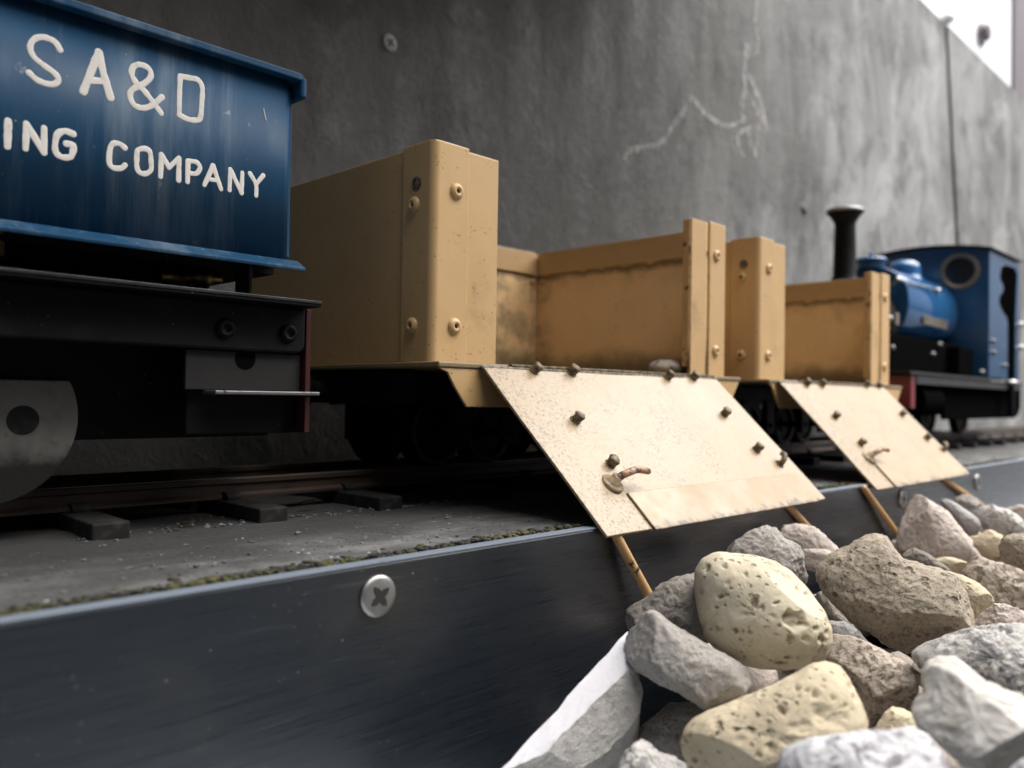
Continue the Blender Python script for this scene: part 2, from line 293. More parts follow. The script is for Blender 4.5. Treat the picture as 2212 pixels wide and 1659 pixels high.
ST = {
 'yellow': m_stone('pitted_yellow_stone', (.60,.545,.41), (.53,.475,.355), (.15,.105,.045), 210, 700, .22, (.52,.39,.19), .10),
 'yellow2': m_stone('buff_stone', (.55,.475,.34), (.48,.41,.29), (.15,.10,.05), 230, 700, .28, (.40,.33,.19), .13),
 'grey': m_stone('grey_concrete_stone', (.42,.395,.36), (.35,.33,.305), None, 300, 900, .6, (.34,.335,.32), .36),
 'dark': m_stone('dark_grey_stone', (.33,.30,.265), (.25,.23,.20), None, 300, 800, .7, None, .45),
 'marble': m_stone('pale_marble', (.62,.62,.65), (.57,.57,.60), None, 300, 500, .12, None, .06, .7),
 'marble_side': m_stone('broken_marble', (.52,.50,.475), (.43,.415,.395), None, 300, 520, .45, (.46,.45,.44), .5, .85),
 'brown': m_stone('sandy_brown_stone', (.49,.425,.335), (.42,.365,.29), (.09,.07,.04), 330, 950, .85, (.40,.28,.13), .5),
 'pink': m_stone('pinkish_stone', (.54,.47,.42), (.47,.415,.37), None, 300, 800, .5, (.40,.37,.34), .32),
 'speck': m_stone('speckled_stone', (.50,.43,.355), (.44,.385,.325), None, 300, 1000, .6, None, .34, .88, (420, (.17,.145,.12))),
 'white': m_stone('white_stone', (.56,.54,.505), (.45,.42,.375), None, 300, 420, .3, (.32,.28,.22), .2),
 'patchy': m_stone('patchy_white_stone', (.55,.53,.50), (.44,.425,.40), None, 300, 700, .55, (.42,.31,.24), .3, .88, (260, (.17,.17,.175))),
 'mottle': m_stone('mottled_white_stone', (.56,.56,.575), (.47,.47,.49), None, 300, 420, .3, None, .2, .8, (240, (.15,.14,.155))),
 'blue': m_stone('blue_grey_stone', (.40,.39,.38), (.32,.315,.31), None, 300, 700, .4, (.38,.38,.38), .25),
}
# ------------------------------------------------------------------ the setting
def struct(o): o['kind'] = 'structure'; return o
bm = B(); n = 24
box(bm, -30000, 30000, -30000, 30000, -64.6, -63.5)
g = struct(obj('ground', bm, M_GRD, origin=(0, 0, -63.5)))
YS = 129.0
kps = MT('reflector_slab', (.60,.66,.72), .8); kps.mix(kps.ramp(kps.noise(30, detail=8), .4, .7), (.52,.57,.63)).bump(kps.noise(200), .3); M_SLAB = kps.m
bm = B(); box(bm, -300, 1500, 66, YS-.5, -64.5, -62.2); struct(obj('unseen_reflector_slab', bm, M_SLAB))  # unseen pale slab, added to reflect light into the fascia
# shelf slab that carries the track, with a lumpy top
def sheet(bm, x0, x1, y0, y1, nx, ny, zf, depth):
    V = [[bm.verts.new((x0+(x1-x0)*i/nx, y0+(y1-y0)*j/ny, zf(x0+(x1-x0)*i/nx, y0+(y1-y0)*j/ny))) for j in range(ny+1)] for i in range(nx+1)]
    for i in range(nx):
        for j in range(ny): bm.faces.new((V[i][j], V[i+1][j], V[i+1][j+1], V[i][j+1]))
    W = [[bm.verts.new((v.co.x, v.co.y, depth)) for v in (V[i][0], V[i][ny])] for i in (0, nx)]
    edge = [V[i][0] for i in range(nx+1)] + [V[nx][j] for j in range(1, ny+1)] + [V[i][ny] for i in range(nx-1, -1, -1)] + [V[0][j] for j in range(ny-1, 0, -1)]
    bot = [bm.verts.new((v.co.x, v.co.y, depth)) for v in edge]; m = len(edge)
    for i in range(m): bm.faces.new((edge[i], bot[i], bot[(i+1)%m], edge[(i+1)%m]))
    for w in W:
        for v in w: bm.verts.remove(v)
    return bm
def zs(x, y):
    v = Vector((x/22, y/14, 3.1)); e = max(0, 1-(y-133)/7)
    return -.4 + noise.noise(v)*.5 + noise.noise(v*4)*.25 - e*(.5+.9*noise.noise(Vector((x/5, y/5, 9))))
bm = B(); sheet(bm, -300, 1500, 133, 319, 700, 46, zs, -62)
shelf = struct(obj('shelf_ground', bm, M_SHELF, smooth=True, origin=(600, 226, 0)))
# fascia board
t = thing('fascia_board', 'long black plastic fascia board screwed along the front edge of the track shelf', 'fascia', (600, 131, -63))
bm = B(); box(bm, -300, 1500, YS, YS+3.8, -63.4, -.45); obj('board', bm, M_TRIM, t, bev=.35)
bm = B(); box(bm, -300, 1500, YS+.25, YS+3.6, -.455, -.1); obj('skylit_edge', bm, M_TRIME, t, bev=.1)
def screw(c, nrm, rot, label, r=4.0, mat=None):
    """countersunk cross-recess screw: head, recess"""
    c = Vector(c); nrm = Vector(nrm).normalized()
    s = thing('screw', label, 'screw', c, 'countersunk cross head screws')
    s.location = c/1000
    bm = B(); lathe(bm, [(r*.62, -1.6), (r*.97, .05), (r, .35), (r*.96, .62), (r*.80, .86), (r*.4, 1.0), (0, 1.03)], c, nrm, 40); obj('screw_head', bm, mat or M_ZINC, s, smooth=True)
    u = nrm.cross(Vector((0,0,1))).normalized(); v = u.cross(nrm)
    pts = []
    for i in range(16):
        a = rot+2*math.pi*i/16; rad = r*(.62 if i % 4 == 0 else .42)
        if i % 4 == 2: rad = r*.25
        pts.append(c+nrm*.9+(u*math.cos(a)+v*math.sin(a))*rad)
    bm = B(); prism(bm, pts, nrm*.22); ctr = c+nrm*1.0
    obj('cross_recess', bm, M_REC, s)
    return s
p = at(815, 1287, Y=YS); screw((p.x, YS, p.z), (0,-1,0), .95, 'large bright screw in the black fascia, left of the stones')
p = at(1948, 1077, Y=YS); screw((p.x, YS, p.z), (0,-1,0), .2, 'dim screw in the fascia behind the farther wagon door prop')
p = at(2110, 1041, Y=YS); screw((p.x, YS, p.z), (0,-1,0), .6, 'blurred pale screw in the fascia right of the farther wagon door')
# cement wall in two boards
YW = 320.0; WT = 436+CAMZ
jx0, jx1 = 1030, 1094                                  # the joint leans
def board(name, quad, lab, th=8):
    bm = B(); prism(bm, [Vector((x, YW, z)) for x, z in quad], (0, th, 0)); 
    return obj(name, bm, M_WALL, bev=.5, origin=(600, YW, 200))
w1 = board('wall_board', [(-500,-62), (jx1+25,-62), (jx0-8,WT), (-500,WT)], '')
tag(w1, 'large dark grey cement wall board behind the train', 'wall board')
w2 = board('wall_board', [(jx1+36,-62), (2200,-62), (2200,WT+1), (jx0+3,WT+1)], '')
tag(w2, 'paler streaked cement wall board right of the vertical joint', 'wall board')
bm = B(); prism(bm, [Vector((x, YW+2.5, z)) for x, z in ((jx1+24,-61), (jx1+37,-61), (jx0+4,WT-1), (jx0-9,WT-1))], (0, 3, 0)); obj('joint_gap', bm, M_HOLE, w1)
# pale scrape and drips of lime on the board
ksc = MT('lime_scrape', (.40,.395,.38), .8); ksc.mix(ksc.ramp(ksc.noise(120, detail=6), .35, .62), (.22,.215,.205)).bump(ksc.noise(500), .2); M_SCR = ksc.m
tr_ = ksc.N.new('ShaderNodeBsdfTransparent'); mx_ = ksc.N.new('ShaderNodeMixShader'); ou_ = ksc.N['Material Output']
ksc.L.new(ksc.math('MULTIPLY', ksc.ramp(ksc.noise(170, detail=7, rough=.7), .22, .58), .66), mx_.inputs[0]); ksc.L.new(tr_.outputs[0], mx_.inputs[1]); ksc.L.new(ksc.b.outputs[0], mx_.inputs[2]); ksc.L.new(mx_.outputs[0], ou_.inputs[0])
def stain(path, widths):
    P = [at(x, y, Y=YW-.02) for x, y in path]; bm = B(); tube(bm, smooth_path(P), [widths]*len(smooth_path(P)), 8, (Vector((0,1,0)), .12)); return bm
Q = lambda pts: [(1316.6+x*.4047, y*.4047) for x, y in pts]
bm = B()
for pts, wdt in (([(80,850),(110,810),(180,790),(260,775),(300,735),(330,680),(380,620),(437,525),(480,580),(540,640),(610,675),(680,665),(720,640)], 3.0),
                 ([(440,530),(500,610),(570,655),(640,685)], 2.0),
                 ([(785,10),(775,130),(790,200),(780,290)], 4.2), ([(735,260),(715,380),(720,480),(705,590),(715,640)], 4.2), ([(745,420),(790,520),(820,640),(835,690)], 5.0),
                 ([(770,560),(800,640),(790,720),(775,830)], 3.6), ([(745,690),(690,720),(690,790),(715,835)], 3.0), ([(735,700),(750,760),(770,820)], 2.4)):
    P = smooth_path([at(x, y, Y=YW) for x, y in Q(pts)]); 
    ww = [wdt*(.75+.4*noise.noise(p/18)) for p in P]
    tube(bm, P, ww, 8, (Vector((0,1,0)), .10))
obj('lime_scrape', bm, M_SCR, w1, smooth=True)
p = at(841, 93, Y=YW); screw((p.x, YW, p.z), (0,-1,0), .5, 'dull grey screw high in the dark wall board', 4.2, M_GREY)
p = at(2050, 45, Y=YW-3); 
bm = B(); lathe(bm, [(0,-4),(3,-4),(7,-1.5),(8.5,2),(7,6),(3,9),(0,9.6)], (p.x, YW-1, WT+4), (0,0,1), 20); s = obj('joint_cap', bm, M_WHT, smooth=True)
tag(s, 'small pale rounded cap on top of the wall joint', 'cap')
p = at(1737, 448, Y=YW); bm = B(); lathe(bm, [(5.5,-.2),(5.2,.5),(3.5,.9),(0,.7)], (p.x, YW, p.z), (0,-1,.25), 14)
s = obj('filled_hole', bm, M_REC, w1, smooth=True)
p0 = at(960, 28, Y=YW); p1 = at(982, 56, Y=YW); bm = B(); tube(bm, [p0, (p0+p1)/2+Vector((1,0,.5)), p1], [.5,.9,.5], 8, (Vector((0,1,0)), .15)); obj('scratch', bm, M_REC, w1)
# white board above the wall and the post at its right
bm = B(); PX = at(2192, 60, Y=YW+10).x; box(bm, -500, PX-.5, YW+14, YW+20, WT-70, WT+900); t2 = thing('upper_panel', 'bright white panel rising above the grey wall boards', 'panel', (600, YW+17, WT-70)); obj('sheet', bm, M_WHT, t2)
p = at(2118, 75, Y=YW+14); bm = B(); lathe(bm, [(15,0),(15,2.5),(12,3)], p, (0,-1,0), 28); obj('washer', bm, M_GREY, t2)
bm = B(); lathe(bm, [(10.5,3),(10.5,10),(8.5,11.5),(0,11.5)], p+Vector((-2,0,0)), (0,-1,0), 6); obj('bolt_head', bm, M_POST, t2)
bm = B(); box(bm, PX, PX+95, YW+10, YW+60, WT-100, WT+900); s = obj('corner_post', bm, M_POST, bev=3); tag(s, 'dark purplish post at the right end of the white panel', 'post')
# unseen boarded roof and side wall, added to shade the left of the railway
kbo = MT('blocker_boards', (.05,.042,.035), .8); kbo.mix(kbo.ramp(kbo.noise(20, (.2,1,1)), .4, .7), (.03,.026,.022)).bump(kbo.noise(60, (.1,1,1)), 1); M_BLOCK = kbo.m
def blocker(name, *b):
    bm = B(); box(bm, *b); return struct(obj(name, bm, M_BLOCK))
blocker('unseen_shade_roof', -900, 530, 78, YW-1, 400, 420)
blocker('unseen_shade_wall', -900, 560, -360, -340.5, -63, 660)
# ------------------------------------------------------------------ track
GY = (211.0, 243.0); RT = 8.8
t = thing('railway_track', 'narrow model railway track with rusty rails and dark sleepers on the shelf', 'track', (600, 227, 0))
prof = [(-2.2,0),(2.2,0),(2.2,.7),(.55,1.4),(.55,3.5),(1.15,3.9),(1.15,5.0),(.8,5.3),(-.8,5.3),(-1.15,5.0),(-1.15,3.9),(-.55,3.5),(-.55,1.4),(-2.2,.7)]
for y in GY:
    bm = B(); prism(bm, [Vector((-300, y+a, RT-5.3+b)) for a, b in prof], (1800, 0, 0)); ro = obj('rail', bm, M_RAIL, t)
    bm = B(); box(bm, -300, 1500, y-.78, y+.78, RT+.002, RT+.06); obj('rail_head', bm, M_RAILT, ro)
sx = 71-38*5; first = None; i = 0
while sx < 1490:
    c = Vector((sx, 227, 0))
    if first is None:
        bm = B(); box(bm, sx-4, sx+4, 187.5, 266.5, -1.2, 3.3); first = obj('sleeper', bm, M_SLP, t, bev=.5)
        o = first
        # move origin to the sleeper itself
        loc = (Vector((sx, 227, 0))/1000 - base_of(t)); 
        for v in o.data.vertices: v.co -= loc
        o.location = loc
        chs = []
        for y in GY:
            bm = B(); prism(bm, [Vector((sx-2, y+a, b)) for a, b in ((-4,3.31),(4,3.31),(4,4.2),(2.6,5.2),(-2.6,5.2),(-4,4.2))], (4,0,0)); chs.append(obj('rail_chair', bm, M_SLP, o, bev=.2))
    elif i < 40:
        o = copy_at(first, 'sleeper', t, (sx, 227, 0), (0, 0, R(rng.uniform(-2.2, 2.2)))); 
        for ch_ in chs: c2 = ch_.copy(); COL.objects.link(c2); c2.parent = o
    i += 1; sx += 38+rng.uniform(-1.2, 1.2)
# ------------------------------------------------------------------ wagons
def rivet_mesh():
    bm = B(); lathe(bm, [(2.35,0),(2.3,.35),(1.9,.85),(1.35,1.12),(.95,1.12),(.75,.95),(.7,.3),(0,.3)], (0,0,0), (0,0,1), 22)
    for v in bm.verts: v.co /= 1000
    me = bpy.data.meshes.new('rivet'); bm.to_mesh(me); bm.free()
    for p in me.polygons: p.use_smooth = True
    return me
def hole_mesh():
    bm = B(); lathe(bm, [(.78,0),(.78,.36),(0,.37)], (0,0,0), (0,0,1), 14)
    for v in bm.verts: v.co /= 1000
    me = bpy.data.meshes.new('rivet_hole'); bm.to_mesh(me); bm.free(); return me
RIV, RHOLE = rivet_mesh(), hole_mesh()
RIV.materials.append(M_TAN); RHOLE.materials.append(M_REC)
def rivet(parent, loc, nrm):
    o = bpy.data.objects.new('rivet', RIV); COL.objects.link(o); o.parent = parent; o.location = Vector(loc)/1000-base_of(parent)
    o.rotation_euler = Vector(nrm).to_track_quat('Z', 'Y').to_euler()
    h = bpy.data.objects.new('rivet_hole', RHOLE); COL.objects.link(h); h.parent = parent; h.location = o.location; h.rotation_euler = o.rotation_euler
    return o
YN, YF = 176.0, 278.2; ZB, ZT = 9.27+CAMZ, 69.65+CAMZ; RET = 24.7
def angle_post(x, sx, parent):
    """pressed corner angle wrapped round the outside near corner; sx=-1 left end, +1 right end"""
    wl, wn, th, r = 12.8, 12.2, .9, 2.2
    ox, oy = x+sx*th, YN-th
    out = [(ox, YN+wl)]
    for k in range(7):
        a = math.pi/2*k/6; out.append((ox-sx*r+sx*r*math.cos(a), oy+r-r*math.sin(a)))
    out.append((x-sx*wn, oy)); inn = [(x-sx*wn, YN-.02), (x+sx*.02, YN-.02), (x+sx*.02, YN+wl)]
    bm = B(); prism(bm, [Vector((a, b, ZB-.3)) for a, b in out+inn], (0,0,ZT-ZB+.9))
    return obj('corner_angle', bm, M_TAN, parent, bev=.4)
def wheelset(parent, x, y, r=14.5, name='wheel'):
    bm = B(); lathe(bm, [(0,-2),(r*.35,-2),(r*.38,-1),(r*.8,-.6),(r*.83,-2),(r,-2),(r,1.6),(r+2,1.8),(r+2,2.8),(0,2.8)], (x, y, RT+r), (0, -1 if y > 227 else 1, 0), 36)
    w = obj(name, bm, M_BLK, parent, smooth=False)
    bm = B(); lathe(bm, [(r*.86,-2.05),(r*.97,-2.3),(r*.97,-2.06)], (x, y, RT+r), (0, -1 if y > 227 else 1, 0), 36); obj('tyre', bm, M_RAIL, w, smooth=True)
    return w
def wagon(X0, X1, label, door, skew, rods, strip):
    t = thing('tipper_wagon', label, 'wagon', ((X0+X1)/2, 227, RT), 'tan open wagons with lowered doors')
    # tub ends with folded returns
    for sx, x in ((1, X0), (-1, X1)):
        bm = B(); th = .9
        P = [(x, YN), (x+sx*RET, YN), (x+sx*RET, YN+th), (x+sx*th, YN+th), (x+sx*th, YF), (x, YF)]
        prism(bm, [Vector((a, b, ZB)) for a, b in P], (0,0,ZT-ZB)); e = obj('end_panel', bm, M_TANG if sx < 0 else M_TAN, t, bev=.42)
        bm = B(); box(bm, *sorted((x+sx*(th+.02), x+sx*(th+1.2))), YN+th+.5, YF-3, ZT-10.5, ZT+.25); obj('top_band', bm, M_TAN, e, bev=.3)
        bm = B(); box(bm, *sorted((x+sx*RET, x+sx*(RET-1.3))), YN+th, YN+th+2.6, ZB+3.5, ZT-.3); obj('folded_lip', bm, M_TANW, e, bev=.3)
        if sx < 0:                                        # bright near face of the far return: raised strip and groove
            bm = B(); box(bm, x-RET+.2, x-14.0, YN-.45, YN-.01, ZB+.4, ZT-.1); obj('cover_strip', bm, M_TAN, e, bev=.2)
        a = angle_post(x, -sx, t)
        for z in (ZT-12.5, ZB+10.2): rivet(a, (x+sx*7.4, YN-.9, z), (0,-1,0))
        for z in (ZT-16.5, ZB+10.2): rivet(a, (x-sx*.9, YN+7.4, z), (-sx,0,0))
        bm = B(); lathe(bm, [(2.1,0),(2.1,.12),(1.75,.14),(1.7,.06),(0,.06)], (x-sx*.9, YN+6.5, ZT-10.8), (-sx,0,0), 20); obj('empty_hole', bm, M_NUB, a, smooth=False)
        for z in (ZT-14, ZB+4):
            bm = B(); lathe(bm, [(1.5,0),(1.4,.8),(.9,1.3),(0,1.4)], (x+sx*1.0, YF-4.5, z), (sx,0,0), 14); obj('inner_bolt', bm, M_TAN, e, smooth=True)
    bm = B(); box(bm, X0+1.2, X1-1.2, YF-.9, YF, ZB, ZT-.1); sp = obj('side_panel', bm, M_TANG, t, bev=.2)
    bm = B(); box(bm, X0+4, X1-4, YF-2.1, YF-.95, ZT-10.5, ZT+.2); obj('top_band', bm, M_TAN, sp, bev=.3)
    for x, s_ in ((X0+5, 1), (X1-5, -1)):
        for z in (ZT-14, ZB+4):
            bm = B(); lathe(bm, [(1.5,0),(1.4,.8),(.9,1.3),(0,1.4)], (x, YF-.95, z), (0,-1,0), 14); obj('inner_bolt', bm, M_TAN, sp, smooth=True)
    dY = 167.5; dz = 8.57*.9627+CAMZ
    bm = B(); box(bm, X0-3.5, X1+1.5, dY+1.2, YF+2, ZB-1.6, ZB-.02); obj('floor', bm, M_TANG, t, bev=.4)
    # hanging valance below the floor edge
    bm = B(); prism(bm, [Vector((x, dY+1.6, z)) for x, z in ((X0-3.2, ZB-1.65), (X1+1, ZB-1.65), (X1-7, ZB-12.2), (X0+7.2, ZB-12.2), (X0+2.5, ZB-6.5), (X0+.2, ZB-3))], (0,.9,0)); obj('valance', bm, M_TAN, t, bev=.25)
    # drop door
    TL = Vector((door[0], dY, dz)); TRc = Vector((door[1], dY, dz)); dn = Vector((skew, -41.5, -41.3)).normalized()*59.0
    ux = Vector((TRc.x-TL.x, 0, 0)); nn = ux.normalized().cross(dn.normalized()); nn = nn if nn.y < 0 else -nn
    sl = Vector((0, 0, -skew*.055))
    D = lambda u, v, h=0: TL+ux*u+dn*v+nn*h+sl*u*0
    def onDoor(x, y):
        q = ray(x, y); o = Vector((0,0,CAMZ)); k = (TL-o).dot(nn)/q.dot(nn); return o+q*k
    bm = B(); prism(bm, [D(0,0), D(1,0), D(1,1), D(0,1)], -nn*.9)
    bmesh.ops.subdivide_edges(bm, edges=[e for e in bm.edges if e.calc_length() > 5], cuts=14, use_grid_fill=True)
    for v in bm.verts: v.co += nn*.32*noise.noise(v.co/24)
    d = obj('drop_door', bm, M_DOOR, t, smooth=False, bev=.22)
    bm = B(); prism(bm, [D(.155,.80,.02), D(.95,.80,.02), D(.95,1.015,.02), D(.155,1.015,.02)], nn*.7); obj('bottom_strip', bm, M_STRIP, d, bev=.3)
    bm = B(); tube(bm, [D(.0,.0,-.6)+Vector((0,0,.2)), D(1,0,-.6)+Vector((0,0,.2))], .8, 10); obj('hinge_rod', bm, M_NUB, d, smooth=True)
    bm = B(); box(bm, X0+RET-2, X1-RET+4, dY-.3, dY+6, ZB-.6, ZB+.12); 
    obj('dusty_sill', bm, M_NUB, t, bev=.2)
    for kind, x, y in door[2]:
        p = onDoor(x, y); 
        u = ux.normalized(); v = dn.normalized()
        if kind == 'n':
            j = [rng.uniform(-.25,.25) for _ in range(4)]; bm = B()
            tip = nn+Vector((.1+j[0], 0, j[1]*.5)); lathe(bm, [(1.75,-.1),(1.4,.6),(1.5,1.6),(1.75,2.1),(1.4,2.7),(0,2.85)], p, tip, 12)
            for vv in bm.verts: vv.co += Vector((noise.noise(vv.co*1.2), noise.noise(vv.co*1.2+Vector((5,0,0))), noise.noise(vv.co*1.2+Vector((0,9,0)))))*.3
            obj('rivet_stub', bm, M_NUB, d, smooth=True)
        elif kind == 'latch':
            bm = B(); lathe(bm, [(3.3,0),(3.3,.5),(2.9,.9),(1.6,1.1),(1.4,3.0),(0,3.2)], p, nn+Vector((0,0,.15)), 20); lt = obj('latch', bm, M_DOOR, d, smooth=True)
            bm = B(); P = smooth_path([p+nn*1.0, p+nn*3.2+u*.8, p+nn*4.6+u*3.2, p+nn*5.0+u*6.8-v*.3, p+nn*4.8+u*11.0+v*.4]); tube(bm, P, [1.15-.25*i/len(P) for i in range(len(P))], 12); obj('latch_lever', bm, M_LEVER, lt, smooth=True)
        else:
            bm = B(); P = smooth_path([p, p+nn*2.0, p+nn*3.0+u*1.2-v*1.2, p+nn*2.6+u*2.0-v*2.4]); tube(bm, P, [1.9,1.3,1.2,1.0]+[1.0]*(len(P)-4), 10); obj('hook', bm, M_NUB, d, smooth=True)
    for a, b in rods:
        b = a+(b-a)*1.4; b.y = min(b.y, 127.3)
        bm = B(); tube(bm, [a, a+(b-a)*.3, a+(b-a)*.62+Vector((.15,0,.1)), b], 1.25, 12); obj('prop_rod', bm, M_TANW, t, smooth=True)
    # running gear
    bm = B(); box(bm, X0+8, X1-8, 200, 254, ZB-9, ZB-1.7); ch_ = obj('chassis', bm, M_BLK, t, bev=.4)
    for xa in (X0+2, X1-6):
        bm = B(); box(bm, xa, xa+4, 190, 264, ZB-12, ZB-1.7); obj('headstock', bm, M_BLK, ch_, bev=.4)
    for y in (199.5, 254.5):
        bm = B(); prism(bm, [Vector((X0+12, y-1, ZB-3)), Vector((X1-12, y-1, ZB-3)), Vector((X1-20, y-1, ZB-13)), Vector((X1-50, y-1, ZB-11)), Vector((X0+50, y-1, ZB-11)), Vector((X0+20, y-1, ZB-13))], (0,2,0)); obj('side_frame', bm, M_BLK, t, bev=.3)
    for x in (X0+31, X0+54, X1-54, X1-31):
        for y in GY: wheelset(t, x, y, 10.8)
        bm = B(); tube(bm, [Vector((x, 198, RT+10.8)), Vector((x, 256, RT+10.8))], 1.6, 10); obj('axle', bm, M_BLK, t, smooth=True)
        for y in (197.5, 253.5):
            bm = B(); box(bm, x-4, x+4, y, y+3, RT+6.5, ZB-9); obj('axle_box', bm, M_BLK, t, bev=.5)
    for x, s_ in ((X0, -1), (X1, 1)):
        bm = B(); lathe(bm, [(3,0),(3,6),(6,7),(6.5,9),(5,10.5),(0,11)], (x+s_*1, 227, ZB-8), (s_,0,0), 18); obj('coupling', bm, M_BLK, t, smooth=True)
    return t
zz = lambda x, y, z: Vector((x, y, z+CAMZ))
W1 = wagon(147.4, 299.7, 'nearer tan open wagon with its door dropped over the shelf edge, beside the blue tank',
      (159.0, 280.5, [('n',1153,801),('n',1235,806),('n',1441,815),('n',1496,817),('n',1243,908),('n',1564,895),('n',1318,1003),('n',1634,972),('hook',1684,1003),('latch',1322,1046)]),
      2.6, [(zz(167,127.5,-33.5), zz(180.5,124,-54.5)), (zz(259,128.5,-33), zz(289.5,127,-52.5))], True)
W2 = wagon(327.8, 473.4, 'farther tan open wagon with its side door dropped, just in front of the blue locomotive',
      (331.5, 444.5, [('n',1741,830),('n',1774,832),('n',1870,833),('n',1896,835),('n',1803,901),('n',1947,896),('n',1858,959),('n',2000,948),('hook',2036,973),('latch',1876,990)]),
      -2.4, [(zz(321.5,128,-32.5), zz(352.5,126,-54)), (zz(411,128.5,-33.5), zz(450,127,-46))], False)
# ------------------------------------------------------------------ blue tank wagon at the left
XE, TY, XB = 109.0, 185.0, -150.0
t = thing('tank_wagon', 'dark blue tank wagon with cream hand painted lettering on a black frame', 'wagon', (20, 227, RT))
tz0, tz1 = 32.9+CAMZ, 78.0+CAMZ
def rrect(x0, x1, y0, y1, r, n=6):
    P = []
    for cx, cy, a0 in ((x1-r, y1-r, 0), (x0+r, y1-r, 90), (x0+r, y0+r, 180), (x1-r, y0+r, 270)):
        for k in range(n+1): a = R(a0+90*k/n); P.append((cx+r*math.cos(a), cy+r*math.sin(a)))
    return P
bm = B(); prism(bm, [Vector((x, y, tz0+.3)) for x, y in rrect(XB, XE, TY, 269, 2.2)], (0,0,tz1-tz0-.4)); tb = obj('tank', bm, M_BLUE, t)
for p_ in tb.data.polygons: p_.use_smooth = len(p_.vertices) == 4
bm = B(); prism(bm, [Vector((XE-1.5+(XE>0)*.9, y, z)) for y, z in ((TY+1.5, tz0+1), (TY+1.5, tz1-2), (267, tz1-2), (267, tz0+1))], (1.3,0,0)); obj('end_seam', bm, M_BLUE, tb, bev=.3)
# lid with rolled lip, bottom lip
bm = B(); prism(bm, [Vector((x, y, tz1-.55)) for x, y in rrect(XB-3, XE+2.4, TY-2.6, 271.6, 2.6)], (0,0,1.75)); ld = obj('lid', bm, M_BLUE, t, bev=.3, seg=2)
bm = B(); prism(bm, [Vector((x, y, tz1-4.6)) for x, y in rrect(XE+.7, XE+2.45, TY-2.62, 271.6, .8)], (0,0,4.9)); obj('lid_end_flange', bm, M_BLUE, ld, bev=.4)
bm = B(); prism(bm, [Vector((x, y, z)) for x, y, z in ((XB, TY+2, tz0+.35), (XB, TY-.6, tz0+.1), (XB, TY-4.2, tz0-2.0), (XB, TY-4.0, tz0-2.9), (XB, TY+2, tz0-.6))], (XE+2.0-XB,0,0))
obj('bottom_lip', bm, M_BLUE, t, bev=.25)
bm = B(); box(bm, XB+4, XE-1, TY+6, 265, tz0-3, tz0+.2); obj('tank_base', bm, M_BLK, t)
# hand lettering traced as round brush strokes on the tank side
LT = lambda pts: [at(x/3, y/3, Y=TY-.01) for x, y in pts]
row1 = [([(388,322),(358,275),(305,247),(250,243),(208,268),(195,315),(220,370),(285,425),(345,468),(376,505),(372,532),(342,547),(290,540),(235,515),(188,472)],0,.72),
        ([(540,592),(590,462),(640,340)],0,.92), ([(640,340),(668,470),(715,632)],0,.95), ([(578,522),(690,528)],0,.85),
        ([(1048,630),(1000,672),(960,695),(915,700),(868,680),(842,625),(858,580),(930,545),(975,500),(968,450),(915,420),(868,430),(852,475),(880,535),(935,590),(990,660),(1045,735)],0,.75),
        ([(1168,495),(1163,600),(1160,745)],0,.7), ([(1160,745),(1215,772),(1270,780),(1298,760),(1308,650),(1310,570),(1285,520),(1225,505),(1168,495)],0,.72)]
row2 = [([(52,785),(48,950)],0,.85), ([(165,965),(168,880),(170,802)],0,.72), ([(170,802),(285,990)],0,.78), ([(285,990),(285,830)],0,.72),
        ([(472,868),(420,850),(375,868),(358,920),(360,985),(400,1018),(455,1018),(472,980),(476,942),(430,932)],0,.75),
        ([(808,958),(775,932),(732,932),(712,970),(708,1055),(735,1088),(785,1090),(810,1070)],0,.72),
        ([(888,985),(900,970),(940,964),(970,985),(978,1040),(978,1100),(945,1126),(905,1118),(886,1080)],1,.68),
        ([(1040,1145),(1045,1002)],0,.68), ([(1045,1002),(1095,1085)],0,.68), ([(1095,1085),(1160,1025)],0,.68), ([(1160,1025),(1157,1168)],0,.68),
        ([(1215,1178),(1218,1045)],0,.66), ([(1218,1045),(1270,1050),(1296,1085),(1272,1125),(1220,1120)],0,.66),
        ([(1325,1198),(1380,1075)],0,.66), ([(1380,1075),(1432,1226)],0,.66), ([(1348,1160),(1412,1172)],0,.6),
        ([(1487,1232),(1492,1098)],0,.64), ([(1492,1098),(1565,1250)],0,.68), ([(1565,1250),(1570,1120)],0,.64),
        ([(1620,1125),(1658,1195),(1660,1268)],0,.64), ([(1658,1195),(1705,1138)],0,.62)]
for row in (row1, row2):
    bm = B()
    for pts, cl, w in row:
        P = smooth_path(LT(pts), bool(cl), 4) if len(pts) > 2 else [LT(pts)[0].lerp(LT(pts)[1], k/5) for k in range(6)]
        tube(bm, P, [.86*w*(1+.22*noise.noise(q_*1.3)) for q_ in P], 10, (Vector((0,1,0)), .045), closed=bool(cl))
    obj('lettering', bm, M_LET, tb, smooth=True)
p = LT([(1708,705),(1722,780)]); bm = B(); tube(bm, p, .14, 6); obj('paint_chip', bm, M_LET, tb)
